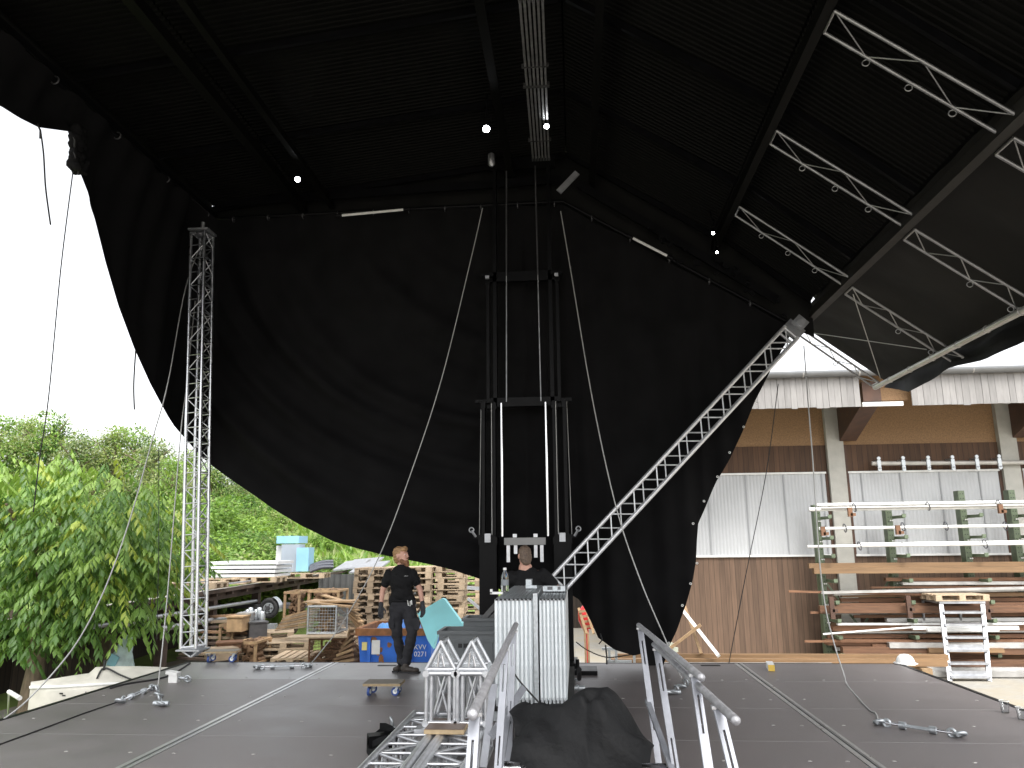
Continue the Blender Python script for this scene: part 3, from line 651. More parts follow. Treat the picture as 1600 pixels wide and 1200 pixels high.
# white clamp on floor at left
p = P(272, 1066, Z=1.2); t = thing('clamp_block', 'white cast clamp standing on the floor near the back left corner', 'clamp', p)
b = MB(); b.box(p + V((0, 0, .05)), (.12, .10, .10)); b.box(p + V((-.02, 0, .12)), (.16, .12, .04), Matrix.Rotation(.15, 3, 'Y')); b.build('body', M['white'], t)
b = MB(); b.tube(p + V((.05, 0, .06)), p + V((.2, -.02, .05)), .02, 8); b.torus(p + V((.2, -.02, .05)), .04, .014, V((0, 1, .3))); b.build('lever', M['galv'], t)
# tape / strap heap beside trusses
p = P(605, 1165, Z=1.2); t = thing('strap_heap', 'black lashing strap loosely coiled on the floor beside the stacked trusses', 'strap', p)
for k in range(4):
    pts = [p + V((.17 * math.cos(a + k) * (1 + .3 * k / 4) + .04 * k, .2 * math.sin(a + k) - .12 * k, .03 + .05 * k * (1 + math.sin(a * 2 + k)) / 2 + .03)) for a in np.linspace(0, 5.6, 22)]
    b = MB(); rw = [[q + V((0, 0, .03)), q - V((0, 0, .025))] for q in pts]; b.grid(rw); b.grid([[r[0] + V((.004, .004, 0)), r[1] + V((.004, .004, 0))] for r in rw]); b.build('loop', M['cloth'], t)
b = MB(); b.box(p + V((.02, -.3, .09)), (.24, .14, .16), Matrix.Rotation(.4, 3, 'Z')); b.build('ratchet', M['blacksteel'], t)

# ------------------------------------------------------------------ foreground: truss stack, deck panels, railings, bundle
def lyingtruss(x0, lb, yq=6.9, yp=3.3, z=1.46, w=.27):
    t = truss((x0, yp, z), (x0, yq, z), w, 14, 'lattice_truss', lb, 'truss', r=.025, rb=.012, group='trusses stacked on the floor')
    return t
XL = P(628, 1165, Z=1.6).x; XR = P(712, 1165, Z=1.6).x
lyingtruss(XL, 'left one of two long aluminium trusses lying on the floor towards the viewer')
lyingtruss(XR, 'right one of two long aluminium trusses lying on the floor, beside the left handrail')
for i, x in enumerate((XL + .155, (XL + XR) / 2 + .03)):
    b = MB(); b.tube((x, 3.4, 1.60), (x, 6.7, 1.60), .028, 10)
    b.thing('alu_tube', M['alu'], ['aluminium tube lying on the long left truss next to the grey plate', 'aluminium tube lying between the two long trusses'][i], 'tube', 'tubes on the trusses')
for i, (x, y0, y1) in enumerate(((XL + .08, 3.6, 5.1), (XR - .12, 3.5, 5.05))):
    b = MB(); b.bb((x - .05, y0, 1.615), (x + .05, y1, 1.625)); b.bb((x - .05, y0, 1.625), (x - .042, y1, 1.65)); b.bb((x + .042, y0, 1.625), (x + .05, y1, 1.65))
    b.thing('grey_channel', M['galv'], ['galvanised channel lying on the long left truss', 'galvanised channel lying on the long right truss'][i], 'channel', 'channels on the trusses')
c = P(700, 1131, Z=1.66); b = MB(); b.box(c, (.29, .36, .004)); t = thing('wooden_board', 'small brown plywood board lying across the trusses below the truss corners', 'board', c)
b.build('top_face', M['plyface'], t); b = MB(); b.box(c - V((0, 0, .018)), (.30, .37, .03)); b.build('board', M['plyedge'], t)
b = MB(); b.box(c - V((0, 0, .045)), (.5, .1, .03)); b.thing('grey_crossbar', M['alu_dull'], 'short aluminium bar laid crosswise under the small brown board', 'bar')
# short truss corner pieces, box below with triangular end frame on top
def corner_piece(px, lb):
    Yf = 6.25; c = P(px, 1112, Y=Yf); w_ = .245; x = c.x; z0 = 1.645; z1 = P(px, 1052, Y=Yf).z; z2 = P(px, 1004, Y=Yf).z
    t = thing('truss_corner', lb, 'truss piece', (x, Yf + .15, z0), 'truss corner pieces on the stack')
    h = w_ / 2 - .012
    for sx in (-1, 1):
        for y in (Yf, Yf + .3):
            for dx in (0, -.04):
                b = MB(); b.tube((x + sx * (h + dx), y, z0 + .012), (x + sx * (h + dx), y, z1), .016, 8); b.build('chord', M['alu'], t)
    b = MB()
    for y in (Yf + .02, Yf + .28):
        b.tube((x - h * .6, y, z0 + .03), (x + h * .35, y, z1), .011, 6); b.tube((x + h * .6, y + .02, z0 + .03), (x - h * .35, y + .02, z1), .011, 6)
    for sx in (-1, 1): b.tube((x + sx * h, Yf, z0 + .04), (x + sx * h, Yf + .3, z1), .011, 6)
    b.build('bracing', M['alu'], t)
    for z in (z0 + .012, z1):
        b = MB()
        for y in (Yf - .01, Yf + .31):
            b.tube((x - h - .01, y, z), (x + h + .01, y, z), .02, 8)
            for sx in (-1, 1): b.tube((x + sx * h, y - .03, z), (x + sx * h, y + .03, z), .026, 10)
        for sx in (-1, 1): b.tube((x + sx * h, Yf, z), (x + sx * h, Yf + .3, z), .018, 8)
        b.build('end_frame', M['alu'], t)
    g = z1 + .03
    for y in (Yf, Yf + .28):
        b = MB(); tri = [(x - h, y, g), (x, y, z2), (x + h, y, g)]
        for i in range(3): b.tube(tri[i], tri[(i + 1) % 3], .017, 8)
        b.build('triangle_frame', M['alu'], t)
        b = MB(); b.extrude([(x - h + .02, y + .01, g), (x, y + .01, z2 - .02), (x + h - .02, y + .01, g)], (0, .006, 0)); b.build('clear_cover', M['clear'], t)
        b = MB(); b.tube((x - .02, y - .01, g + .02), (x - .01, y - .01, g + .12), .008, 6); b.tube((x + .03, y - .01, g + .02), (x + .01, y - .01, g + .10), .008, 6); b.build('pin', M['chrome'], t)
    for q in ((x, z2), (x - h, g), (x + h, g)): b = MB(); b.tube((q[0], Yf, q[1]), (q[0], Yf + .28, q[1]), .017, 8); b.build('spacer', M['alu'], t)
corner_piece(688, 'left truss corner piece with triangular top standing on the stack of trusses')
corner_piece(737, 'right truss corner piece with triangular top standing on the stack of trusses')

# deck panels standing on edge on a low cart
PY0, PY1 = 7.0, 9.2
zb_, zt_ = P(830, 1104, Y=PY0).z, P(830, 936, Y=PY0).z
xa, xb = P(773, 1000, Y=PY0).x, P(885, 1000, Y=PY0).x
cart = thing('panel_cart', 'low grey steel cart carrying the upright ribbed stage panels', 'cart', ((xa + xb) / 2, 8.1, SZ))
b = MB(); b.bb((xa - .03, PY0 - .05, zb_ - .11), (xb + .05, PY1 + .05, zb_ - .005)); b.build('bed', M['greysteel'], cart)
b = MB(); b.bb((xa - .03, PY0 - .09, zb_ - .10), (xb + .05, PY0 - .052, zb_ - .03)); b.build('lip', M['galv'], cart)
for x in (xa + .1, xb - .1):
    for y in (PY0 + .2, PY1 - .2): b = MB(); b.tube((x - .03, y, SZ + .06), (x + .03, y, SZ + .06), .06, 12); b.bb((x - .04, y - .03, SZ + .08), (x + .04, y + .03, zb_ - .1)); b.build('caster', M['rubber'], cart)
def stage_panel():
    t = thing('portable_deck', '', 'panel', (0, 0, 0), 'ribbed metal panels standing on edge on the cart')
    pw, L, H = .0315, PY1 - PY0, zt_ - zb_
    b = MB(); prof = [(0, .004), (.004, 0), (.012, 0), (.020, .0), (.0215, .025), (.0285, .025), (.030, .003), (pw, .004)]   # folded edge seen on the end
    vs = [(x, y, .05) for x, y in prof] + [(x, y, H - .012) for x, y in prof]; n = len(prof)
    b.add(vs, [(i, i + 1, n + i + 1, n + i) for i in range(n - 1)])
    b.bb((.004, .028, .02), (pw - .004, L, H - .012)); b.build('sheet', M['panel'], t)
    b = MB(); b.bb((.002, 0, H - .012), (pw - .002, L, H)); b.build('top_rail', M['galv'], t)
    b = MB(); b.bb((.006, -.006, H - .012), (pw - .006, -.001, H + .004)); b.build('end_cap', M['rubber'], t)
    b = MB(); b.bb((.008, -.004, .0), (pw - .008, .02, .07)); b.build('foot', M['galv'], t)
    return t
M['panel'] = mat('galvanised_panel', (.72, .76, .78), .45, .25, noise=(25, .08), rnd=.10)
pan0 = stage_panel(); n1, n2 = 9, 7
xg = P(843, 1000, Y=PY0).x; xg0 = P(833, 1000, Y=PY0).x
for g, (x0, x1, n, nm) in enumerate(((xa, xg0, n1, 'left'), (xg, xb, n2, 'right'))):
    for i in range(n):
        o = pan0 if (g == 0 and i == 0) else copy_tree(pan0)
        o.location = (x0 + (x1 - x0) * i / n, PY0 + random.uniform(0, .012), zb_)
        o['label'] = 'upright ribbed grey panel, %s from the left in the %s pack on the cart' % (ORD[i + 1], nm)
        for ch in o.children: ch.scale.x = (x1 - x0) / n / .0325
b = MB(); b.bb((xg0 + .006, PY0 - .03, zb_ - .004), (xg - .012, PY0 + .02, zt_ + .03)); b.bb((xg0 + .006, PY0 - .03, zt_ + .031), (xg - .012, PY0 + .5, zt_ + .05)); b.build('divider_post', M['galv'], cart)
b = MB(); b.bb((xa - .012, PY0 - .01, zb_ + .0), (xa - .004, PY1, zb_ + .3)); b.build('side_rail', M['galv'], cart)
# things on top of the panels
def on_panels(px, py): return P(px, py, Z=zt_ + .006)
p = on_panels(866, 925); b = MB(); b.box(p + V((0, 0, .035)), (.22, .10, .05)); b.box(p + V((-.04, -.053, .04)), (.05, .008, .03), m=1); b.box(p + V((.05, -.053, .04)), (.03, .008, .03), m=1)
b.thing('adapter_block', [M['galv'], M['steel']], 'flat metal adapter lying at the right on top of the panels', 'fitting')
p = on_panels(827, 919); b = MB(); b.box(p + V((0, 0, .05)), (.06, .2, .09)); b.box(p + V((.03, -.1, .02)), (.12, .08, .03)); b.thing('angle_bracket', M['galv'], 'galvanised angle bracket standing at middle of the panel tops', 'bracket')
p = on_panels(776, 929); b = MB(); b.box(p + V((0, 0, .015)), (.12, .06, .02)); b.box(p + V((-.05, 0, .03)), (.02, .06, .04)); b.thing('angle_bracket', M['white'], 'small white bracket at the left front edge of the panel tops', 'bracket')
p = on_panels(789, 926); k = .94
bt = thing('water_bottle', 'clear plastic water bottle with pale cap standing on the panels', 'bottle', p)
b = MB(); b.lathe(p, [(0, .004), (.034, .004), (.038, .02), (.036, .05), (.038, .06), (.036, .10), (.038, .11), (.037, .15), (.03, .185), (.014, .21), (.014, .222)], 18); b.build('bottle_body', M['glass'], bt)
b = MB(); b.lathe(p, [(.017, .218), (.017, .24), (0, .241)], 14); b.build('cap', M['white'], bt)
b = MB(); b.lathe(p, [(.0385, .07), (.0385, .125)], 18); b.build('label_band', mat('grey_label', (.2, .22, .24), .5), bt)

# handrails on frames: tubular top rail, slotted flat posts
def railing(lb, A, B, posts, knee=None, r=.0165):
    A = P(A[0], A[1], Z=A[2]); B = P(B[0], B[1], Z=B[2]); d = (B - A)
    t = thing('stair_railing', lb, 'railing', (A.x, (A.y + B.y) / 2, SZ), 'stair railings in the foreground')
    u = d.normalized(); b = MB(); b.tube(A, B, r, 12)
    for e, s in ((A, -1), (B, 1)): b.lathe(e, [(r, 0), (r * .75, r * .5), (0, r * .7)], 12, R=(u * s).to_track_quat('Z', 'Y').to_matrix())
    b.build('top_rail', M['alu_rail'], t); ends = []
    for f, foot in posts:
        p = A + d * f - V((0, 0, r)); q = P(foot[0], foot[1], Y=p.y + foot[2]); zq = SZ + .01
        q = p + (q - p) * ((p.z - zq) / (p.z - q.z)); ends.append((p, q))
        b = MB(); n = (q - p).normalized(); ww = .0185
        L = (q - p).length; x_, y_, z_ = frame(p, q, V((0, 1, 0))); slots = [(.06, .17), (.34, .45), (.62, .73)]
        R = Matrix((x_, y_, z_)).transposed(); seg = [0] + [s for ab in slots for s in ab] + [1]
        for i in range(0, len(seg) - 1):
            a0, a1 = p + n * L * seg[i], p + n * L * seg[i + 1]; c = (a0 + a1) / 2; l = (a1 - a0).length
            if i % 2 == 0: b.box(c, (ww * 2, .028, l), R)
            else:
                for s in (-1, 1): b.box(c + R @ V((s * ww * .62, 0, 0)), (ww * .75, .028, l), R)
        b.build('post', M['alu_flat'], t)
        b = MB()
        for s in (-1, 1): b.tube(p + V((s * .014, -.02, .004)), p + V((s * .014, .02, .004)), .006, 6)
        b.box(p + V((0, 0, .004)), (.05, .03, .012)); b.build('clip', M['alu'], t)
    if knee:
        (i, fi), (j, fj) = knee; a = ends[i][0].lerp(ends[i][1], fi); c = ends[j][0].lerp(ends[j][1], fj); o = V((-.012, -.035, 0))
        b = MB(); b.bar(a + o + (a - c).normalized() * .08, c + o + (c - a).normalized() * .05, .03, .02); b.build('knee_rail', M['alu_flat'], t)
    return t
M['alu_rail'] = mat('brushed_rail', (.29, .29, .305), .5, .4, noise=(22, .3))
M['alu_flat'] = mat('slotted_post', (.27, .28, .31), .5, .4, noise=(12, .15))
railing('left handrail on slotted posts slanting up beside the stacked trusses', (806, 976, 2.45), (738, 1117, 2.45), [(.1, (795, 1190, -.1)), (.40, (778, 1200, -.15)), (.97, (735, 1230, -.1))], ((0, .42), (2, .8)), .018)
railing('upper of the two right handrails, its far end beside the black curtain', (998, 977, 2.45), (1096, 1059, 2.45), [(.04, (1030, 1200, -.5)), (.93, (1108, 1210, -.2))], ((0, .34), (1, .62)))
railing('lower right handrail running nearest to the frame bottom', (1022, 1007, 2.40), (1150, 1126, 2.40), [(.06, (1057, 1210, -.5)), (.86, (1146, 1205, -.12))])
# extra loose flat bars standing between the handrail and panels
for i, (a, e, lb) in enumerate((((772, 1070, 6.0), (755, 1200, 5.6), 'flat aluminium bar leaning between left handrail and truss corners'), ((800, 1060, 6.2), (783, 1200, 5.8), 'flat aluminium bar leaning in front of the panel cart'), ((768, 1150, 5.2), (818, 1075, 5.9), 'diagonal flat bar crossing behind the left handrail'))):
    b = MB(); b.bar(P(*a[:2], Y=a[2]), P(*e[:2], Y=e[2]), .05, .02, V((0, 1, 0))); b.thing('flat_bar', M['alu_flat'], lb, 'bar', 'loose flat bars')
cable([(803, 1052, 6.7), (815, 1068, 6.7), (835, 1090, 6.75), (846, 1102, 6.8)], .008, 'blackrope', 'black tie cord slanting across the front of the panels', 'cord', 'cord')

# black cloth bundle over a wheeled case
BY = 5.0
case = thing('equipment_case', 'metal equipment case with chrome corner rollers under the black cloth', 'case', (P(905, 1180, Y=BY).x, BY, SZ))
xl_, xr_ = P(812, 1180, Y=BY).x, P(1004, 1180, Y=BY).x; zc = P(905, 1166, Y=BY).z
b = MB(); b.bb((xl_, BY - .3, SZ + .1), (xr_, BY + .3, zc)); b.build('body', M['steel'], case)
for x in (xl_ - .02, xr_ + .03):
    b = MB(); b.tube((x - .07, BY - .46, zc - .02), (x + .06, BY - .46, zc - .02), .05, 12); b.tube((x + .05, BY - .46, zc - .02), (x + .085, BY - .46, zc - .02), .032, 12); b.build('roller', M['chrome'], case)
    b = MB(); b.bb((x - .09, BY - .40, zc - .16), (x + .05, BY - .305, zc - .075)); b.build('corner_plate', M['galv'], case)
    for y in (BY - .2, BY + .2): b = MB(); b.tube((x * .9 - .02 if x > 0 else x + .1, y, SZ + .055), (x * .9 + .02 if x > 0 else x + .14, y, SZ + .055), .055, 12); b.build('wheel', M['rubber'], case)
outline = [(804, 1120), (812, 1116), (850, 1103), (888, 1096), (905, 1085), (920, 1078), (945, 1077), (956, 1087), (970, 1105), (1000, 1138), (1010, 1156)]
Nth = 80; Nr = 46; rows = []; x0_, x1_ = P(803, 1150, Y=BY).x, P(1010, 1150, Y=BY).x
for j in range(Nr + 1):                              # front-to-back sections
    v = j / Nr; row = []
    yy = BY - .40 + .80 * v
    for i in range(Nth + 1):
        u = i / Nth; px = 804 + 205 * u; x = x0_ + (x1_ - x0_) * u
        zt = P(px, interp(px, outline), Y=BY).z; z0 = zc - .02
        e = math.sin(min(1, max(0, v)) ** .85 * PI) ** .55
        z = z0 - .06 + (zt - z0 + .06) * e
        f = .028 * math.sin(9 * u + 5 * v + 2 * math.sin(7 * v)) + .012 * math.sin(17 * u - 9 * v + 1.3 * math.sin(6 * u))
        g_ = 1 - math.exp(-((v - .5) / .16) ** 2); f += g_ * (.05 * abs(math.sin(4 * u - 6 * v + 1.5 * math.sin(5 * v + 3 * u))) - .03 + .03 * abs(math.sin(11 * v + 8 * u + 2 * math.sin(4 * u))))
        f += -.05 * g_ * math.exp(-((u - .62 - .25 * (v - .3)) / .035) ** 2) + .03 * math.exp(-((u - .3 + .5 * (v - .3)) / .06) ** 2)
        row.append(V((x + .03 * math.sin(8 * v + 5 * u), yy + .05 * math.sin(6 * u + 9 * z), z + f * (.3 + .7 * e))))
    rows.append(row)
b = MB(); b.grid(rows)
fr = []                                                # front hem hanging over the case
for i in range(Nth + 1):
    p0 = rows[0][i]; u = i / Nth; fr.append(p0 + V((0, -.02 + .03 * math.sin(14 * u), -.18 - .05 * math.sin(9 * u))))
b.grid([rows[0], fr]); b.thing('black_cloth_bundle', M['cloth'], 'crumpled black cloth bundle heaped on a case in the middle foreground', 'cloth')

# dollies
def dolly(c, ang, lb, w_=.55, l_=.34, z=.14):
    t = thing('dolly', lb, 'dolly', c, 'wooden furniture dollies on the stage'); R = Matrix.Rotation(ang, 3, 'Z')
    b = MB(); b.box(V(c) + V((0, 0, z)), (w_, l_, .028), R); b.build('board', M['plyedge'], t)
    b = MB(); b.box(V(c) + V((0, 0, z + .016)), (w_ - .004, l_ - .004, .004), R); b.build('top_face', mat('felt_top', (.20, .18, .15), .9, noise=(30, .15)), t)
    for sx in (-1, 1):
        for sy in (-1, 1):
            q = V(c) + R @ V((sx * (w_ / 2 - .07), sy * (l_ / 2 - .06), .052)); a = random.uniform(0, PI); ax = V((math.cos(a), math.sin(a), 0))
            b = MB(); b.tube(q - ax * .014, q + ax * .014, .05, 16); wh = b.build('wheel', M['bluewheel'], t)
            b = MB(); b.tube(q - ax * .017, q + ax * .017, .028, 12); b.build('hub', M['white'], wh)
            b = MB()
            for s in (-1, 1): b.bar(q + ax * s * .021, q + ax * s * .021 + V((0, 0, z - .08)) + ax.cross(V((0, 0, 1))) * .03, .03, .004, ax)
            b.box(q + V((0, 0, z - .07)) + ax.cross(V((0, 0, 1))) * .02, (.09, .07, .008)); b.build('fork', M['galv'], t)
p = P(600, 1085, Z=SZ); dolly((p.x, p.y, SZ), .03, 'wooden dolly with blue wheels on the floor in front of the standing man', .46, .32, .135)
p = P(347, 1034, Z=SZ); dolly((p.x, p.y, SZ), .12, 'wooden dolly with dark blue wheels at the back left corner of stage', .5, .3, .16)
# wood block, plastic cups and hard hat at the right
p = P(1204, 1046, Z=SZ); t = thing('wood_block', 'yellow painted wooden block lying at the back right of the floor', 'block', p)
b = MB(); b.box(p + V((0, 0, .045)), (.09, .34, .085), Matrix.Rotation(-.15, 3, 'Z')); b.build('block', M['white'], t)
b = MB(); b.box(p + V((-.025, -.173, .045)), (.088, .01, .083), Matrix.Rotation(-.15, 3, 'Z')); b.build('end_face', M['yellow'], t)
for i, (px, py) in enumerate(((1571, 1114), (1597, 1125))):
    p = P(px, py, Z=SZ); t = thing('plastic_cup', ['left clear plastic cup standing at the right stage edge', 'right clear plastic cup at the right frame border on stage edge'][i], 'cup', p, 'clear cups on the stage edge')
    b = MB(); b.lathe(p, [(0, .003), (.036, .003), (.046, .12), (.048, .122), (.044, .118), (.034, .008), (0, .008)], 18); b.build('cup_wall', M['glass'], t); b = MB(); b.torus(p + V((0, 0, .121)), .047, .003, V((0, 0, 1)), 18, 5); b.build('rim', M['white'], t)
p = P(1415, 1036, Y=12.55); p = V((p.x, 12.40, SZ)); p = P(1415, 1037, Z=SZ + .006); t = thing('hard_hat', 'white safety helmet lying on the back right corner of the stage', 'helmet', p)
b = MB(); b.lathe(p, [(.135, .0), (.125, .05), (.10, .10), (.06, .13), (0, .14)], 20); b.tube(p + V((0, -.02, .02)), p + V((0, -.02, .02)), .1); b.build('shell', M['white'], t)
b = MB(); b.lathe(p, [(.15, .0), (.17, .008), (.13, .02)], 20); b.extrude([p + V((-.10, -.11, .004)), p + V((-.06, -.19, .002)), p + V((.06, -.19, .002)), p + V((.10, -.11, .004))], (0, 0, .008)); b.build('brim', M['white'], t)
# grey plastic crates
def crate(px0, px1, py, Y, D, lb, z0=SZ):
    a, c = P(px0, py, Y=Y), P(px1, py, Y=Y); x0, x1, zt = a.x, c.x, a.z; th = .02
    t = thing('plastic_crate', lb, 'crate', ((x0 + x1) / 2, Y + D / 2, z0), 'grey plastic crates at the stage back'); b = MB()
    b.bb((x0, Y, z0), (x1, Y + th, zt - .04)); b.bb((x0, Y + D - th, z0), (x1, Y + D, zt - .04)); b.bb((x0, Y + th, z0), (x0 + th, Y + D - th, zt - .04)); b.bb((x1 - th, Y + th, z0), (x1, Y + D - th, zt - .04)); b.bb((x0 + th, Y + th, z0), (x1 - th, Y + D - th, z0 + .02))
    for k in range(6): x = x0 + (x1 - x0) * (k + .5) / 6; b.bb((x - .008, Y - .012, z0 + .03), (x + .008, Y - .001, zt - .12))
    b.bb((x0, Y - .010, zt - .13), (x1, Y - .001, zt - .10)); b.build('shell', M['crate'], t)
    b = MB(); o = .022
    b.bb((x0 - o, Y - o, zt - .04), (x1 + o, Y + th, zt)); b.bb((x0 - o, Y + D - th, zt - .04), (x1 + o, Y + D + o, zt)); b.bb((x0 - o, Y + th, zt - .04), (x0 + th, Y + D - th, zt)); b.bb((x1 - th, Y + th, zt - .04), (x1 + o, Y + D - th, zt)); b.build('rim', M['crate'], t)
    b = MB(); b.bb(((x0 + x1) / 2 - .12, Y - .006, zt - .2), ((x0 + x1) / 2 + .06, Y - .001, zt - .15)); b.build('handle_hole', M['rubber'], t)
crate(686, 776, 986, 10.0, .55, 'large grey plastic crate standing behind the truss corners')
crate(724, 790, 966, 10.9, .5, 'second grey plastic crate standing behind the large one near the mast')

# ------------------------------------------------------------------ people
def blob(name, parts, mt, parent, vox=.012, sm=4, label=None):
    """one continuous surface grown from tapered limbs and ellipsoids"""
    b = MB()
    for pt in parts:
        if pt[0] == 'l':
            _, p, q, r1, r2 = pt; p = V(p); q = V(q); n = max(2, int((q - p).length / (min(r1, r2) * .5)))
            b.tube(p, q, r1, 14, r2)
            for e, r in ((p, r1), (q, r2)): b.lathe(e, [(r * math.sin(PI * k / 8), -r * math.cos(PI * k / 8)) for k in range(9)], 14)
        else:
            _, c, rx, ry, rz, rot = pt; R = rot if rot is not None else Matrix.Identity(3)
            vs = [V(c) + R @ V((rx * math.sin(PI * k / 12) * math.cos(2 * PI * i / 18), ry * math.sin(PI * k / 12) * math.sin(2 * PI * i / 18), -rz * math.cos(PI * k / 12))) for k in range(13) for i in range(18)]
            b.add(vs, [(k * 18 + i, k * 18 + (i + 1) % 18, (k + 1) * 18 + (i + 1) % 18, (k + 1) * 18 + i) for k in range(12) for i in range(18)], 0, True)
    off = world_loc(parent); me = b.mesh(name, mt, off); o = bpy.data.objects.new(name, me); COL.objects.link(o)
    m = o.modifiers.new('r', 'REMESH'); m.mode = 'VOXEL'; m.voxel_size = vox; m.use_smooth_shade = True
    m = o.modifiers.new('s', 'SMOOTH'); m.factor = .5; m.iterations = sm
    dg = bpy.context.evaluated_depsgraph_get(); me2 = bpy.data.meshes.new_from_object(o.evaluated_get(dg)); o.modifiers.clear(); o.data = me2; bpy.data.meshes.remove(me)
    if not me2.materials: me2.materials.append(mt)
    for p_ in me2.polygons: p_.use_smooth = True
    o.parent = parent
    if label: o['label'] = label
    return o
def wrinkle(o, amp, sc):
    for v in o.data.vertices:
        c = v.co; n = v.normal; v.co = c + n * amp * (math.sin(c.z * sc + 3 * math.sin(c.x * 14)) * .6 + math.sin(c.z * sc * 2.3 + c.x * 30 + c.y * 25) * .4)
L = lambda p, q, a, c: ('l', p, q, a, c)
E_ = lambda c, x, y, z, R=None: ('e', c, x, y, z, R)
def head_parts(c, F, s=1.0):
    """c head centre, F facing direction (unit); returns skin parts, and a local->world mapper"""
    f = V(F).normalized(); r = f.cross(V((0, 0, 1))).normalized(); u = r.cross(f).normalized(); R = Matrix((r, f, u)).transposed()
    g = lambda x, y, z: V(c) + R @ V((x * s, y * s, z * s))
    sk = [E_(g(0, -.01, .02), .076 * s, .095 * s, .105 * s, R), E_(g(0, .03, -.05), .058 * s, .065 * s, .075 * s, R), E_(g(0, .062, -.088), .03 * s, .03 * s, .028 * s, R),
          E_(g(0, .095, -.01), .013 * s, .02 * s, .034 * s, R), E_(g(0, .108, -.026), .017 * s, .016 * s, .012 * s, R), E_(g(0, .078, .03), .055 * s, .018 * s, .014 * s, R),
          E_(g(.03, .08, -.02), .022 * s, .016 * s, .016 * s, R), E_(g(-.03, .08, -.02), .022 * s, .016 * s, .016 * s, R), E_(g(0, .088, -.062), .024 * s, .014 * s, .010 * s, R)]
    for sx in (-1, 1): sk += [E_(g(sx * .079, -.012, -.005), .011 * s, .022 * s, .033 * s, R), E_(g(sx * .084, -.022, .008), .008 * s, .014 * s, .018 * s, R)]
    return sk, g, R
def eyes(g, R, parent, s):
    for sx in (-1, 1):
        b = MB(); c = g(sx * .031, .083, .008); 
        b.lathe(c, [(.007 * s * math.sin(PI * k / 6), -.007 * s * math.cos(PI * k / 6)) for k in range(7)], 10); b.build('eye', M['white'], parent)
# standing man
my = 11.6
J = lambda px, py, dy=0: P(px, py, Y=my + dy)
man = thing('person', 'standing man with blond hair, reddish beard, black shirt and work trousers, looking right', 'person', (J(634, 1048).x, my, SZ))
hd = J(627, 868.5); HF = V((.93, -.36, .14)); hs_ = 1.08
sk, g, HR = head_parts(hd, HF, hs_)
nb = J(626, 893, .02); shl, shr = J(607.5, 897, 0), J(645, 897, .0); ell, elr = J(597.5, 925, .03), J(656.5, 922, .04); wl, wr = J(595.5, 945, -.06), J(660, 943, -.03)
cw = J(628, 937); ch = J(627, 908)
hipl, hipr = J(619, 950), J(639, 950); knl, knr = J(620, 990, -.03), J(644, 989, -.10); anl, anr = J(629, 1036, .10), J(634, 1036, -.10)
sk += [L(nb + V((0, .0, .10)), nb - V((0, 0, .03)), .056, .062), L(nb, ch, .08, .12), L(shl, shr, .06, .06), L(shl, ell, .052, .043), L(ell, wl, .042, .030), L(shr, elr, .052, .043), L(elr, wr, .042, .030), E_(ch, .15, .10, .2), E_(cw, .14, .095, .12),
       L(hipl, knl, .075, .052), L(knl, anl, .052, .038), L(hipr, knr, .075, .052), L(knr, anr, .052, .038), L(wl, J(596, 952, -.07), .03, .03), L(wr, J(661, 950, -.04), .03, .03)]
body = blob('body', sk, M['skin'], man, .0095, 3)
eyes(g, HR, body, hs_)
hp = [E_(g(0, -.028, .05), .086 * hs_, .096 * hs_, .088 * hs_, HR), E_(g(0, -.055, -.01), .08 * hs_, .065 * hs_, .085 * hs_, HR), E_(g(0, .06, .085), .062 * hs_, .045 * hs_, .04 * hs_, HR), E_(g(0, -.075, -.05), .05 * hs_, .04 * hs_, .05 * hs_, HR)]
h = blob('hair', hp, M['hair'], man, .008, 2); wrinkle(h, .004, 160)
bp_ = [E_(g(0, .072, -.105), .048 * hs_, .038 * hs_, .045 * hs_, HR), E_(g(.048, .03, -.075), .018 * hs_, .04 * hs_, .035 * hs_, HR), E_(g(-.048, .03, -.075), .018 * hs_, .04 * hs_, .035 * hs_, HR), E_(g(0, .1, -.05), .026 * hs_, .014 * hs_, .008 * hs_, HR), E_(g(0, .085, -.135), .03 * hs_, .028 * hs_, .03 * hs_, HR)]
h = blob('beard', bp_, M['beard'], man, .007, 2); wrinkle(h, .003, 170)
ts = [E_(ch + V((0, 0, .02)), .185, .128, .235), E_(J(628, 927), .165, .118, .17), L(J(612, 902), J(642, 902), .09, .09), L(J(617, 938), J(639, 938), .1, .1), L(shl, shl.lerp(ell, .55), .072, .066), L(shr, shr.lerp(elr, .52), .072, .066), L(nb - V((0, 0, .05)), nb - V((0, 0, .015)), .085, .07)]
sh = blob('t_shirt', ts, M['shirt'], man, .011, 4); wrinkle(sh, .006, 34)
b = MB(); c = J(637.5, 899.5); 
for i, wd in enumerate((.012, .018, .010, .014)): b.box(c + V((-.022 + i * .016, -.134, .002 * (i % 2))), (wd * .7, .004, .008))
b.build('chest_print', mat('white_print', (.55, .55, .55), .7), sh)
tr = [L(hipl + V((.0, 0, .06)), hipr + V((0, 0, .06)), .105, .105), L(hipl, hipr, .11, .11), L(hipl, knl, .108, .078), L(knl, anl + V((0, 0, .0)), .078, .066), L(hipr, knr, .108, .08), L(knr, anr, .08, .068), E_(J(617, 972, -.02), .10, .09, .13), E_(J(649, 975, -.04), .07, .09, .11), E_(J(628, 1034, .08), .075, .09, .06), E_(J(634, 1034, -.09), .08, .09, .06)]
tz = blob('trousers', tr, M['trousers'], man, .012, 3); wrinkle(tz, .008, 30)
b = MB(); b.box(J(649.5, 975, -.13), (.10, .03, .16)); b.build('thigh_pocket', M['trousers'], tz); b = MB(); b.box(J(613, 972, -.11), (.05, .03, .17)); b.build('thigh_pocket', M['trousers'], tz)
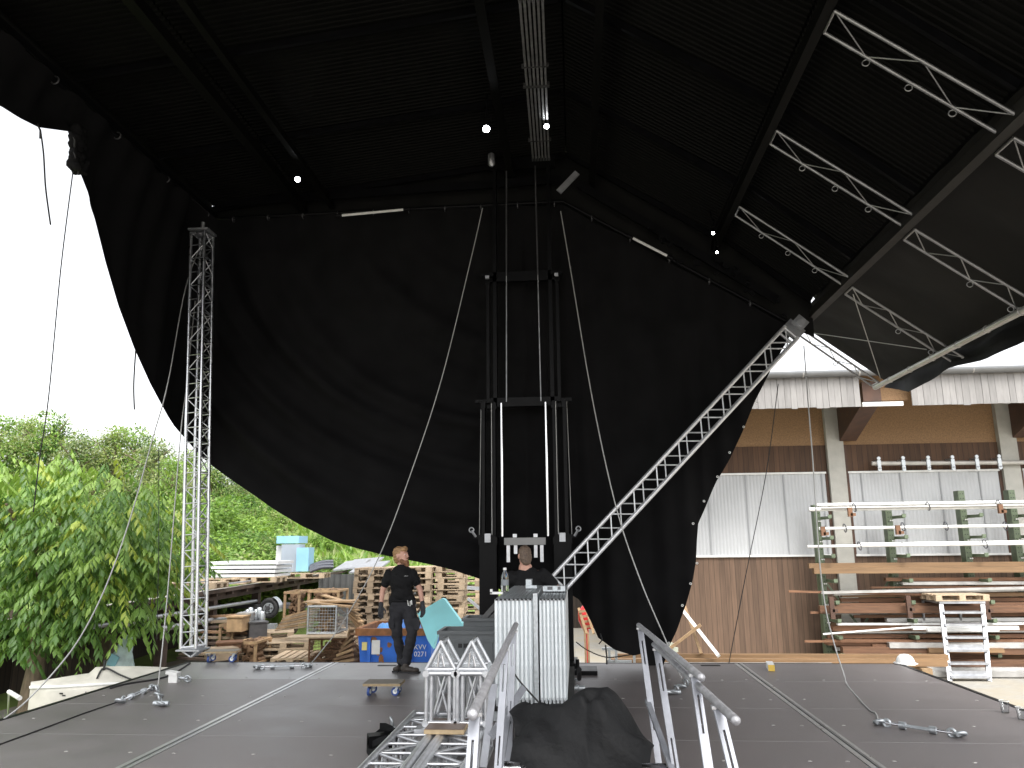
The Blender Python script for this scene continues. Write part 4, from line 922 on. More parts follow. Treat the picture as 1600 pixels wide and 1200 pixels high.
b = MB(); b.path([J(637, 938, -.12), J(638, 946, -.13), J(641, 947, -.13), J(641, 939, -.12)], .007, 6); b.path([J(643, 938, -.11), J(643.5, 945, -.13)], .008, 6); b.build('key_strap', M['white'], tz)
b = MB(); wv = [cw + V((.172 * math.cos(a), .125 * math.sin(a), -.01)) for a in np.linspace(0, 2 * PI, 24)[:-1]]; b.path(wv, .016, 6, 0, True); b.build('belt', M['shirt'], tz)
def hand(w_, d, side, fwd, parent):
    """gloved hand hanging from wrist w_ along d: palm, four unequal curled fingers, thumb from the side"""
    d = V(d).normalized(); n = V(fwd).normalized(); s = d.cross(n).normalized() * side
    ps = [E_(w_ + d * .045, .024, .045, .055, Matrix((n, s, d)).transposed()), L(w_ - d * .03, w_ + d * .02, .036, .03)]
    for k, (o, l) in enumerate(((-.032, .085), (-.011, .095), (.011, .09), (.031, .07))):
        a = w_ + d * .085 + s * o; m_ = a + d * l * .55 + n * .012; e = m_ + d * l * .38 + n * .035
        ps += [L(a, m_, .0105, .0098), L(m_, e, .0098, .0085)]
    a = w_ + d * .03 - s * .035; m_ = a + d * .035 - s * .028 + n * .015; ps += [L(a, m_, .013, .0115), L(m_, m_ + d * .035 + n * .012, .0115, .0095)]
    return blob('glove', ps, M['glove'], parent, .0055, 2)
hand(wl + (wl - ell).normalized() * .02, (wl - ell) + V((.02, -.02, -.15)), 1, (.3, -1, 0), man); hand(wr + (wr - elr).normalized() * .02, (wr - elr) + V((0, -.02, -.12)), -1, (-.3, -1, 0), man)
def shoe(an, toe, parent):
    a = V((an.x, an.y, SZ)); t = V((toe.x - an.x, toe.y - an.y, 0)).normalized()
    ps = [E_(a + V((0, 0, .06)), .05, .05, .055), L(a + V((0, 0, .052)) - t * .03, a + t * .1 + V((0, 0, .045)), .045, .042), E_(a + t * .16 + V((0, 0, .042)), .058, .055, .036), L(a + V((0, 0, .05)), a + V((0, 0, .12)), .05, .05)]
    o = blob('shoe', ps, M['shoe'], parent, .009, 2)
    b = MB(); R = Matrix.Rotation(math.atan2(t.y, t.x), 3, 'Z'); b.box(a + t * .075 + V((0, 0, .012)), (.29, .095, .02), R); b.build('sole', M['rubber'], o)
shoe(anl + V((-.02, .0, 0)), anl + V((-.08, -.3, 0)), man); shoe(anr + V((.0, -.02, 0)), anr + V((.3, -.09, 0)), man)
# man with his back to us behind the panels
my = 10.2
J = lambda px, py, dy=0: P(px, py, Y=my + dy)
c0 = J(823, 900); man2 = thing('person', 'man with short greying hair seen from behind, working beyond the upright panels', 'person', (c0.x, my, SZ))
hd = J(819.5, 869); sk, g, HR = head_parts(hd, V((-.35, .93, -.12)), 1.02)
nb = J(821, 888); shl, shr = J(799, 901), J(849, 898); ell, elr = J(793, 935, .1), J(868, 918, -.02); wl, wr = J(806, 958, .25), J(877, 940, .12)
ch = J(825, 915); cw = J(826, 950); hl, hr = V((c0.x - .1, my, 2.0)), V((c0.x + .1, my, 2.0))
sk += [L(nb + V((0, 0, .10)), nb - V((0, 0, .03)), .062, .07), L(nb, ch, .09, .13), L(shl, shr, .065, .065), L(shl, ell, .058, .047), L(ell, wl, .046, .034), L(shr, elr, .058, .05), L(elr, wr, .048, .036), E_(ch, .16, .11, .22), E_(cw, .15, .10, .14),
       L(hl, hl - V((0, 0, .4)), .08, .055), L(hl - V((0, 0, .4)), hl - V((0, 0, .75)), .055, .04), L(hr, hr - V((0, 0, .4)), .08, .055), L(hr - V((0, 0, .4)), hr - V((0, 0, .75)), .055, .04)]
for wq, e in ((wl, ell), (wr, elr)):
    d = (wq - e).normalized(); s = d.cross(V((0, 0, 1))).normalized()
    sk += [E_(wq + d * .05, .04, .04, .03)] + [L(wq + d * .07 + s * o, wq + d * (.07 + l) + s * o - V((0, 0, .02)), .010, .008) for o, l in ((-.03, .07), (-.01, .085), (.01, .08), (.03, .06))] + [L(wq + d * .02 + s * .04, wq + d * .07 + s * .065, .012, .009)]
body = blob('body', sk, M['skin'], man2, .0095, 3); eyes(g, HR, body, 1.02)
h = blob('hair', [E_(g(0, -.02, .045), .084, .098, .092, HR), E_(g(0, -.05, -.02), .083, .072, .095, HR), E_(g(0, -.068, -.07), .065, .045, .055, HR)], M['hairgrey'], man2, .008, 2); wrinkle(h, .003, 170)
ts = [E_(ch + V((0, 0, .0)), .205, .14, .25), E_(J(826, 938), .18, .125, .2), L(J(806, 905), J(843, 903), .10, .10), L(cw - V((.05, 0, .1)), cw + V((.05, 0, -.1)), .13, .13), L(shl, shl.lerp(ell, .55), .08, .075), L(shr, shr.lerp(elr, .75), .082, .08), L(nb - V((0, 0, .07)), nb - V((0, 0, .01)), .11, .075)]
sh = blob('t_shirt', ts, M['shirt'], man2, .011, 4); wrinkle(sh, .006, 30)
tz = blob('trousers', [L(hl + V((0, 0, .1)), hr + V((0, 0, .1)), .12, .12), L(hl, hl - V((0, 0, .42)), .11, .08), L(hl - V((0, 0, .42)), hl - V((0, 0, .74)), .08, .07), L(hr, hr - V((0, 0, .42)), .11, .08), L(hr - V((0, 0, .42)), hr - V((0, 0, .74)), .08, .07)], M['trousers'], man2, .014, 3)
shoe(V((hl.x, my, 1.25)), V((hl.x - .05, my + .3, 1.2)), man2); shoe(V((hr.x, my, 1.25)), V((hr.x + .05, my + .3, 1.2)), man2)

# ------------------------------------------------------------------ yard on the left: pallets, cages, skip, shed
def pallet_mesh(seed):
    r = random.Random(seed); b = MB()
    for i in range(5): y = -.4 + .0725 + i * .16375; b.box((r.uniform(-.006, .006), y, .133), (1.2, (.145 if i in (0, 2, 4) else .10), .021))
    for x in (-.5275, 0, .5275): b.box((x, 0, .1115), (.145, .8, .021))
    for x in (-.5275, 0, .5275):
        for y in (-.35, 0, .35): b.box((x, y, .0615), (.145, .10 if y else .145, .078))
    for y in (-.35, 0, .35): b.box((0, y, .011), (1.2, .10 if y else .145, .021))
    return b
PM = [pallet_mesh(i).mesh('wooden_pallet', M['pallet']) for i in range(3)]; PMd = pallet_mesh(9).mesh('wooden_pallet', M['palletdark'])
def pallet(loc, rz, lb, grp, dark=False, tilt=(0, 0)):
    o = bpy.data.objects.new('wooden_pallet', PMd if dark else random.choice(PM)); COL.objects.link(o); o.location = loc; o.rotation_euler = (tilt[0], tilt[1], rz)
    return tag(o, lb, 'pallet', grp)
def pstack(px, Y, n, rz, where, z0=0.0, dark=False, grp=None):
    c = P(px, 1000, Y=Y)
    for i in range(n):
        k = n - i; od = 'topmost' if k == 1 else ORD[k] + ' from the top' if k <= 20 else '%d from the top' % k
        pallet((c.x + random.uniform(-.025, .025), Y + random.uniform(-.03, .03), z0 + i * .145), rz + random.uniform(-.03, .03), 'wooden pallet, %s in the %s' % (od, where), grp or 'pallets in the ' + where, dark)
pstack(586, 19.0, 17, PI / 2, 'tall stack left of the standing man', dark=True)
pstack(637, 19.6, 17, .06, 'tall stack right behind the standing man')
pstack(690, 20.0, 17, .03, 'light stack touching the curtain hem')
pstack(716, 21.4, 18, .1, 'rearmost light stack beside the curtain hem')
pstack(416, 18.6, 7, .35, 'low stack in front of the trailer wheel')
pstack(446, 18.0, 6, .2, 'untidy low stack left of the mesh cages')
pstack(466, 16.9, 5, PI / 2 + .1, 'small stack below the upper mesh cage')
pallet((P(540, 960, Y=18.4).x, 18.4, 1.02), .5, 'wooden pallet tilted on edge between cages and tall stack', 'loose pallets', False, (.5, .2))
pallet((P(553, 975, Y=17.4).x, 17.4, .85), .2, 'wooden pallet sloping down towards the blue skip', 'loose pallets', False, (.1, .55))
# small items on the stacks
def cage(px0, px1, py0, py1, Y, lb, m='galv', fill='wood'):
    a, c = P(px0, py0, Y=Y), P(px1, py1, Y=Y); x0, x1, z0, z1, D = a.x, c.x, c.z, a.z, .8
    t = thing('mesh_cage', lb, 'cage', ((x0 + x1) / 2, Y + D / 2, z0), 'wire mesh cages in the yard')
    b = MB()
    for x in (x0, x1):
        for y in (Y, Y + D): b.tube((x, y, z0), (x, y, z1), .022, 6)
    for z in (z0 + .03, z1 - .02):
        b.tube((x0, Y, z), (x1, Y, z), .02, 6); b.tube((x0, Y + D, z), (x1, Y + D, z), .02, 6); b.tube((x0, Y, z), (x0, Y + D, z), .02, 6); b.tube((x1, Y, z), (x1, Y + D, z), .02, 6)
    b.build('frame', M[m], t)
    b = MB()
    for x in np.arange(x0 + .06, x1, .06): b.tube((x, Y, z0), (x, Y, z1), .004, 4, caps=False)
    for z in np.arange(z0 + .06, z1, .06): b.tube((x0, Y, z), (x1, Y, z), .004, 4, caps=False); b.tube((x1, Y, z), (x1, Y + D, z), .004, 4, caps=False); b.tube((x0, Y, z), (x0, Y + D, z), .004, 4, caps=False)
    for y in np.arange(Y + .06, Y + D, .06): b.tube((x1, y, z0), (x1, y, z1), .004, 4, caps=False); b.tube((x0, y, z0), (x0, y, z1), .004, 4, caps=False)
    b.build('wire_mesh', M[m], t)
    b = MB()
    for i in range(60):
        p = V((random.uniform(x0 + .2, x1 - .2), random.uniform(Y + .15, Y + D - .15), z0 + random.uniform(.05, (z1 - z0) * .8))); d = V((random.uniform(-1, 1), random.uniform(-.6, .6), random.uniform(-.5, .5))).normalized() * random.uniform(.1, .28)
        d.x = max(min(d.x, x1 - .04 - p.x, p.x - x0 - .04), -min(p.x - x0 - .04, x1 - .04 - p.x)); b.bar(p - d, p + d, random.uniform(.05, .1), random.uniform(.02, .06))
    o = b.build('wood_scraps', M[fill], t); o['kind'] = 'stuff'
cage(482, 524, 946, 992, 16.2, 'upper wire mesh cage of wood scraps, stacked on the lower cage')
cage(484, 551, 997, 1045, 16.1, 'lower wire mesh cage of dark wood scraps on the ground', 'rusty', 'firewood')
b = MB(); q = P(508, 944, Y=16.6); b.box(q + V((.15, 0, .02)), (1.0, .8, .03), Matrix.Rotation(.1, 3, 'Y')); b.box(q + V((.3, .05, .06)), (.7, .5, .03)); b.thing('board_stack', M['wood'], 'two loose boards lying on the upper mesh cage', 'boards')
b = MB(); q = P(478, 994, Y=16.0); b.box(q + V((.3, 0, 0)), (1.3, .5, .03), Matrix.Rotation(-.02, 3, 'Y')); b.thing('wooden_board', M['pallet'], 'pale board lying between the two mesh cages', 'board')
for i in range(7):
    a = P(505 + i * 5, 930 + i * 1.5, Y=18.2 + i * .1); e = P(556 + i * 3, 945 + i * 9, Y=17.5); b = MB(); b.bar(a, e, .14, .03)
    b.thing('wooden_plank', M['wood'], 'rough plank sloping between cages and tall pallet stack, %s from the top of its heap' % ORD[i + 1], 'plank', 'planks in the sloping heap')
# blue skip
KY = 15.2; k0, k1 = P(559, 1000, Y=KY), P(676, 1000, Y=KY); zt = P(600, 989, Y=KY).z; x0, x1 = k0.x, k1.x; D = 1.5; IN = .38
skip = thing('rubbish_skip', 'small blue rubbish skip with rusty rim behind the standing man', 'skip', ((x0 + x1) / 2, KY + D / 2, 0))
b = MB(); T = [V((x0, KY, zt)), V((x1 - .12, KY, zt)), V((x1 - .12, KY + D, zt)), V((x0, KY + D, zt))]; Bm = [V((x0 + .10, KY + .1, .15)), V((x1 + .30 - IN * .0, KY + .1, .15)), V((x1 + .3, KY + D - .1, .15)), V((x0 + .10, KY + D - .1, .15))]
Bm[1].x = Bm[2].x = x1 + .05
b.add(T + Bm, [(0, 1, 5, 4), (1, 2, 6, 5), (2, 3, 7, 6), (3, 0, 4, 7), (4, 5, 6, 7)]); b.add([v + V((0, 0, .0)) * 0 + (V(((x0 + x1) / 2, KY + D / 2, .6)) - v) * .03 for v in T + Bm], [(4, 5, 1, 0), (5, 6, 2, 1), (6, 7, 3, 2), (7, 4, 0, 3)])
b.build('hull', M['skip'], skip)
b = MB()
for a, c in ((T[0], T[1]), (T[1], T[2]), (T[2], T[3]), (T[3], T[0])): b.bar(a + V((0, -.02, .02)), c + V((0, -.02, .02)), .10, .13)
b.build('rim', M['rust'], skip)
b = MB(); b.bb((x0 + .18, KY + .02, .62), (x1 - .05, KY + .07, .66)); b.bb((x0 + .2, KY - .03, .66), (x0 + .26, KY + .05, zt - .08)); b.bb((x1 - .45, KY - .03, .66), (x1 - .39, KY + .05, zt - .08)); b.bb((x1 - .08, KY - .03, .3), (x1 - .02, KY + .08, zt - .1)); b.build('rib', M['skip'], skip)
b = MB(); b.box((x0 + .14, KY - .02, zt - .24), (.10, .01, .15)); b.build('yellow_sticker', mat('pale_yellow', (.75, .65, .25), .6), skip)
b = MB(); b.box((x0 + .36, KY - .01, zt - .26), (.16, .01, .26)); b.build('white_sticker', M['white'], skip); b = MB(); b.box((x0 + .98, KY - .005, zt - .42), (.14, .01, .1)); b.build('white_sticker', M['white'], skip)
rs = random.Random(4); b = MB()
for i in range(16):
    cx, cz = x0 + rs.uniform(.3, 1.1), rs.uniform(.72, zt - .12); n = 8; sc = rs.uniform(.02, .07)
    yq = KY + (zt - cz) / (zt - .15) * .1 - .006
    b.add([(cx + sc * rs.uniform(.5, 1.2) * math.cos(2 * PI * k / n), yq, cz + sc * 1.8 * rs.uniform(.5, 1.2) * math.sin(2 * PI * k / n)) for k in range(n)], [tuple(range(n))])
b.build('rust_patch', M['rust'], skip)
def text(s, loc, size, mt, parent, name, rx=PI / 2):
    cu = bpy.data.curves.new('t', 'FONT'); cu.body = s; cu.size = size; cu.extrude = .002; o = bpy.data.objects.new('t', cu); COL.objects.link(o)
    bpy.context.view_layer.update(); me = bpy.data.meshes.new_from_object(o.evaluated_get(bpy.context.evaluated_depsgraph_get())); COL.objects.unlink(o); bpy.data.objects.remove(o)
    me.materials.clear(); me.materials.append(mt); r = bpy.data.objects.new(name, me); COL.objects.link(r); r.parent = parent; r.location = V(loc) - world_loc(parent); r.rotation_euler = (rx, 0, 0); return r
text('KVV\n0271', (x1 - .36, KY - .005, zt - .30), .13, M['white'], skip, 'painted_number', PI / 2 + .1)
b = MB(); pts = [(652, 958), (690, 935), (694, 936), (722, 974), (721, 985), (686, 985), (677, 1014), (668, 1000)]; b.extrude([P(px, py, Y=15.0) for px, py in pts], (.02, .10, 0)); b.thing('foam_sheet', M['cyan'], 'bright cyan foam sheet standing up against the right end of the blue skip', 'foam sheet')
rows = []
for u in np.linspace(0, 1, 14): rows.append([P(583 + 36 * u, 992, Y=15.5 + .6 * v) + V((0, 0, .02 + .22 * math.sin(u * PI) * math.sin(v * PI * .9 + .3) + .02 * math.sin(u * 14 + v * 9))) for v in np.linspace(0, 1, 10)])
b = MB(); b.grid(rows); b.thing('blue_tarp', mat('light_blue_film', (.10, .33, .75), .4, noise=(5, .2)), 'rumpled light blue plastic film heaped in the left half of the skip', 'plastic film')
rows = []
for u in np.linspace(0, 1, 14): rows.append([P(622 + 38 * u, 990, Y=15.5 + .6 * v) + V((0, 0, .02 + .42 * math.sin(u * PI) ** .7 * math.sin(v * PI * .9 + .3) + .03 * math.sin(u * 17 + v * 9))) for v in np.linspace(0, 1, 10)])
b = MB(); b.grid(rows); b.thing('blue_tarp', mat('deep_blue_film', (.07, .22, .62), .4, noise=(5, .2)), 'deep blue plastic film bulging from the skip behind the man legs', 'plastic film')

# shed: a long lean-to parallel to the stage
HX = -8.7; zr0 = P(170, 945, X=HX); zr1 = P(560, 887, X=HX)
def shz(y): return zr0.z + (zr1.z - zr0.z) * (y - zr0.y) / (zr1.y - zr0.y)
shed = thing('lean_to_shed', 'long open dark timber shed with sloping roof at the left', 'shed', (HX - 1.2, 21, 0)); y0, y1 = 13.6, zr1.y + 1
b = MB(); b.add([(HX + .25, y0, shz(y0)), (HX + .25, y1, shz(y1)), (HX - 3, y1, shz(y1) - .40), (HX - 3, y0, shz(y0) - .40)] + [(HX + .25, y0, shz(y0) - .07), (HX + .25, y1, shz(y1) - .07), (HX - 3, y1, shz(y1) - .47), (HX - 3, y0, shz(y0) - .47)], [(0, 1, 2, 3), (7, 6, 5, 4), (0, 4, 5, 1), (1, 5, 6, 2), (2, 6, 7, 3), (3, 7, 4, 0)]); rf = b.build('roof', M['shedroof'], shed)
b = MB(); b.add([(HX + .24, y0, shz(y0) + .012), (HX + .24, y1, shz(y1) + .012), (HX - 3, y1, shz(y1) - .388), (HX - 3, y0, shz(y0) - .388)], [(0, 1, 2, 3)]); b.build('roof_sheet', mat('weathered_roofing', (.30, .27, .25), .8, noise=(2, .3)), rf)
b = MB(); b.bar((HX, y0, shz(y0) - .17), (HX, y1, shz(y1) - .17), .12, .18); b.build('eaves_beam', M['shedroof'], shed)
for y in np.arange(y0 + .3, y1, .85): b = MB(); b.bar((HX + .22, y, shz(y) - .11), (HX - 2.9, y, shz(y) - .51), .07, .08); b.build('rafter', M['shedroof'], rf)
for y in (14.3, 16.2, 18.4, 21.0, 24.0, 27.0, y1 - .2): b = MB(); b.bb((HX - .1, y - .1, 0), (HX + .08, y + .1, shz(y) - .25)); b.build('post', M['shedroof'], shed)
b = MB(); b.bb((HX - 2.9, y0, 0), (HX - 2.82, y1, shz(y0) - .5)); b.build('back_wall', M['shedwall'], shed)
b = MB(); b.bb((HX - 2.82, y1 - .1, 0), (HX, y1 - .02, shz(y1) - .1)); b.build('end_wall', M['fence'], shed)
b = MB(); b.bb((-16.5, 15.6, 0), (HX - .3, 15.68, 1.75)); fe = thing('board_fence', 'dark upright board fence behind the leafy tree at the left', 'fence', (-12.5, 15.6, 0)); b.build('boards', M['fence'], fe)
for x in (-15.5, -13.5, -11.5, -9.6): b = MB(); b.bb((x - .05, 15.69, 0), (x + .05, 15.79, 1.7)); b.build('post', M['shedroof'], fe)
# racking shelves inside the shed and stored goods
for (pa, pb, r, lb, mm) in (((148, 979), (400, 939), .045, 'long pale pipe hung along the front of the shed', 'alu_dull'), ((250, 983), (372, 962), .06, 'shorter pale pipe hung lower on the shed front', 'alu_dull'), ((262, 925), (402, 906), .02, 'thin rail just below the shed eaves', 'alu_dull')):
    b = MB(); b.tube(P(*pa, X=HX + .16), P(*pb, X=HX + .16), r, 8); b.thing('pipe', M[mm], lb, 'pipe')
q = P(192, 976, X=HX + .2); b = MB(); b.torus(q - V((0, 0, .1)), .06, .014, V((1, 0, 0)), 12, 5, sq=1.6); b.box(q + V((0, .15, 0)), (.08, .5, .09)); b.thing('hanging_hook', M['greybar'], 'metal hook hanging from the pale pipe on shed front', 'hook')
def wcrate(px0, px1, py0, py1, Y, lb):
    a, c = P(px0, py0, Y=Y), P(px1, py1, Y=Y); x0, x1, z1, z0 = a.x, c.x, a.z, c.z; D = .8
    t = thing('firewood_crate', lb, 'crate', ((x0 + x1) / 2, Y + D / 2, z0), 'crates of firewood under the shed'); b = MB()
    for x in (x0, x1):
        for y in (Y, Y + D): b.bb((x - .03, y - .02, z0), (x + .03, y + .02, z1))
    for z in (z0 + .03, z1 - .03): b.bb((x0 - .03, Y - .035, z - .03), (x1 + .03, Y - .018, z + .03)); b.bb((x0 - .03, Y + D + .018, z - .03), (x1 + .03, Y + D + .035, z + .03)); b.bb((x0 - .025, Y, z - .025), (x0 + .02, Y + D, z + .025)); b.bb((x1 - .02, Y, z - .025), (x1 + .025, Y + D, z + .025))
    b.build('frame', M['wood'], t); b = MB()
    for i in range(90):
        p = V((random.uniform(x0 + .06, x1 - .06), random.uniform(Y + .12, Y + .35), random.uniform(z0 + .05, z1 - .03))); s_ = random.uniform(.03, .07); b.tube(p, p + V((random.uniform(-.05, .05), random.uniform(.2, .4), random.uniform(-.03, .03))), s_, 5)
    o = b.build('firewood', M['firewood'], t); o['kind'] = 'stuff'
wcrate(446, 466, 924, 974, 19.5, 'tall narrow crate of split firewood beside the trailer wheel')
wcrate(483, 528, 922, 946, 20.0, 'wide crate of firewood high behind the mesh cages')
wcrate(345, 362, 975, 1010, 17.5, 'small crate of firewood low under the shed')
wcrate(372, 398, 1002, 1040, 17.0, 'low crate of firewood on the ground left of the pallets')
for i, (px, py, Y, s_) in enumerate(((372, 975, 17.6, (.35, .4, .3)), (384, 968, 18.0, (.3, .4, .25)), (358, 1012, 16.8, (.5, .4, .2)), (400, 985, 18.0, (.4, .5, .35)), (345, 1022, 16.4, (.5, .5, .2)))):
    p = P(px, py, Y=Y); b = MB(); b.box(p, s_, Matrix.Rotation(.2 * i, 3, 'Z')); b.box(p + V((0, 0, s_[2] / 2 + .02)), (s_[0] + .04, s_[1] + .04, .03), Matrix.Rotation(.2 * i, 3, 'Z'))
    b.thing('storage_box', [M['wood'], M['greybar'], M['rusty'], M['steel'], M['palletdark']][i], ['small wooden box high under the shed beside the metal jars', 'grey metal box under shed left of trailer wheel', 'rusty box low under the shed', 'dark steel box under shed in front of trailer wheel', 'old wooden box on the ground behind the stage dolly'][i], 'box')
for i in range(7):
    p = P(382 + i * 4.5, 972 - (i % 3) * 3, Y=18.3); b = MB(); b.lathe(p, [(0, 0), (.07, 0), (.08, .1), (.06, .2), (.05, .24), (0, .25)], 10); b.thing('metal_jar', M['galv'], 'grey metal canister left of the trailer wheel, %s from the left in its row' % ORD[i + 1], 'canister', 'grey canisters under the shed')
# trailer under the shed: wheel, mudguard, drawbar
tp = P(421, 950, Y=20.4); trl = thing('trailer', 'parked trailer under the shed with spoked wheel and mudguard', 'trailer', (tp.x, tp.y + .6, 0))
RWh = .31; R_ = Matrix.Rotation(PI / 2, 3, 'X') @ Matrix.Identity(3)
b = MB(); b.torus(tp, .20, .07, V((.1, 1, 0)), 24, 10); b.build('tyre', M['rubber'], trl)
b = MB(); ax = V((.1, 1, 0)).normalized(); b.tube(tp - ax * .07, tp + ax * .055, .135, 18); b.build('rim', M['galv'], trl)
b = MB(); b.tube(tp - ax * .09, tp - ax * .065, .06, 12)
for k in range(5): q = tp + V((.09 * math.cos(k * 1.257), -.075, .09 * math.sin(k * 1.257))); b.tube(q - V((0, .012, 0)), q, .025, 8)
b.build('hub', M['steel'], trl)
b = MB(); rw = [[tp + V((  .31 * math.cos(a), yy, .31 * math.sin(a))) for yy in (-.12, .14)] for a in np.linspace(-.3, 1.2, 12)]; b.grid(rw); b.build('mudguard', M['galv'], trl)
b = MB(); b.bb((tp.x - 1.2, tp.y + .1, tp.z - .02), (tp.x + .9, tp.y + .9, tp.z + .08)); b.build('bed', M['steel'], trl)
b = MB(); b.bar(tp + V((-.2, -.6, -.55)), tp + V((.5, -.2, -.45)), .12, .08); b.box(tp + V((.3, -.5, -.42)), (.2, .2, .15)); b.bar(tp + V((-.1, -.7, -.5)), tp + V((-.7, -.7, -.6)), .06, .06); b.build('drawbar', M['galv'], trl)
# goods lying on the shed roof
def slab(px0, px1, py0, py1, Y, D, m, lb, cat, name, n=1, gap=.012):
    a, c = P(px0, py0, Y=Y), P(px1, py1, Y=Y); h = (a.z - c.z) / n
    for i in range(n):
        b = MB(); z = c.z + i * h; b.bb((a.x + random.uniform(-.05, .05), Y + random.uniform(0, .04), z + .004), (c.x + random.uniform(-.05, .05), Y + D, z + h - gap))
        b.thing(name, m, (lb if n == 1 else lb % (['bottom', 'second lowest', 'third lowest', 'topmost'][i if i < 3 or n > 4 else 3] if n == 4 else ORD[i + 1] + ' lowest')), cat, None if n == 1 else name.replace('_', ' ') + 's on the shed roof')
slab(330, 430, 876, 902, 20.2, 1.2, M['foam'], 'white board in the pile on the shed roof, %s', 'board', 'white_board', 4, .03)
slab(432, 456, 852, 893, 23.0, .8, M['foam'], 'tall pale grey panel carton standing on the shed roof', 'carton', 'carton')
slab(441, 465, 850, 894, 22.6, .5, mat('pale_grey_cabinet', (.27, .31, .36), .5, noise=(3, .08)), 'grey blue cabinet standing on the shed roof, lower one', 'cabinet', 'metal_cabinet')
slab(432, 464, 837, 849, 22.8, .8, M['lightblue'], 'pale blue box lying on top of the grey cabinet', 'box', 'blue_box')
slab(465, 483, 855, 893, 22.4, .5, M['lightblue'], 'upright pale blue sheet leaning beside the grey cabinet on shed roof', 'sheet', 'blue_sheet')
pstack(352, 20.4, 1, .02, 'layer under the white boards on shed roof', P(352, 912, Y=20.4).z); pstack(400, 20.6, 1, .02, 'layer under white boards further right on shed roof', P(400, 909, Y=20.6).z); pstack(475, 22.5, 1, .05, 'row under the cabinets on shed roof', P(475, 903, Y=22.5).z); pstack(300, 18.0, 1, .02, 'near end of the shed roof', shz(18) + .05)
for i in range(5):
    p = P(484, 893 - i * 2, Y=22.2 + .1 * i); q = P(521, 886 - i * 2.2 + (i % 2) * 2, Y=22.4 + .1 * i); b = MB(); b.path(smooth([p, p.lerp(q, .5) + V((0, 0, .05)), q], 6), .05, 8); b.thing('dark_hose', M['hose'], 'dark hose in the small pile right of the blue sheet on the shed roof', 'hose', 'dark hoses on the shed roof')
for i, (a, c, y_, Y) in enumerate(((520, 560, 890, 26), (535, 583, 886, 28), (545, 590, 894, 24))):
    p, q = P(a, y_, Y=Y), P(c, y_ - 4, Y=Y); b = MB(); b.add([p, q, q + V((.1, 1.2, .25)), p + V((.1, 1.2, .25)), p - V((0, 0, .05)), q - V((0, 0, .05)), q + V((.1, 1.2, .2)), p + V((.1, 1.2, .2))], [(0, 1, 2, 3), (4, 7, 6, 5), (0, 4, 5, 1), (1, 5, 6, 2), (2, 6, 7, 3), (3, 7, 4, 0)])
    b.thing('metal_sheet', M['alu_dull'], ['grey metal sheet at the far end of the shed roof', 'rearmost grey metal sheet on the shed roof', 'lowest grey metal sheet on shed roof next to the tall pallet stack'][i], 'sheet', 'sheets on the shed roof')
a, c = P(494, 1000, Y=25.5), P(668, 1000, Y=25.5); b = MB(); zt = P(560, 897, Y=25.5).z
xs = np.arange(a.x, c.x, .05); b.grid([[V((x, 25.5 + (0, .03, .03, 0)[i % 4], z)) for i, x in enumerate(xs)] for z in (0, zt)], smooth=False); b.thing('corrugated_screen', mat('dark_grey_sheet', (.06, .06, .06), .6, noise=(2, .3)), 'dark grey corrugated screen wall behind the pallet stacks', 'screen wall')
rs = random.Random(11)
for i in range(9):
    q = P(330 + i * 3, 1030 - i * 8.5, Y=17.2 + .12 * i); b = MB(); b.box(q, (1.5 + rs.uniform(-.3, .3), .22, .05), Matrix.Rotation(rs.uniform(-.25, .25), 3, 'Z') @ Matrix.Rotation(rs.uniform(-.06, .06), 3, 'Y'))
    b.thing('old_board', M[('shedroof', 'palletdark', 'firewood')[i % 3]], 'dark old board piled under the shed behind upright truss, %s from the bottom' % ORD[i + 1], 'board', 'dark boards piled under the shed')
for i in range(8):
    a, e = P(432 + i * 2, 985 - i * 3, Y=18.0), P(486 + i * 1.5, 978 - i * 4, Y=17.6); b = MB(); b.bar(a, e, .12, .035); b.thing('wooden_plank', M['wood' if i % 2 else 'palletdark'], 'plank heaped behind the low pallets below the trailer wheel, %s from the bottom' % ORD[i + 1], 'plank', 'planks below the trailer')
for i in range(7):
    a, e = P(520 + i * 4, 1036 - i * 6, Y=15.9), P(556 - i * 1.0, 1030 - i * 8, Y=15.7); b = MB(); b.bar(a, e, .10, .05); b.thing('timber_offcut', M['firewood' if i % 2 else 'wood'], 'timber offcut heaped between lower mesh cage and blue skip, %s from the bottom' % ORD[i + 1], 'offcut', 'offcuts beside the skip')
b = MB(); b.bb((-1.5, 29, 0), (7, 29.1, 2.6)); fe = thing('board_fence', 'dark board fence far behind the stage seen beneath the curtain hem', 'fence', (2.7, 29, 0)); b.build('boards', M['fence'], fe)
b = MB(); b.bb((-1.6, 28.95, 0), (-1.5, 29.12, 2.7)); b.build('post', M['shedroof'], fe)
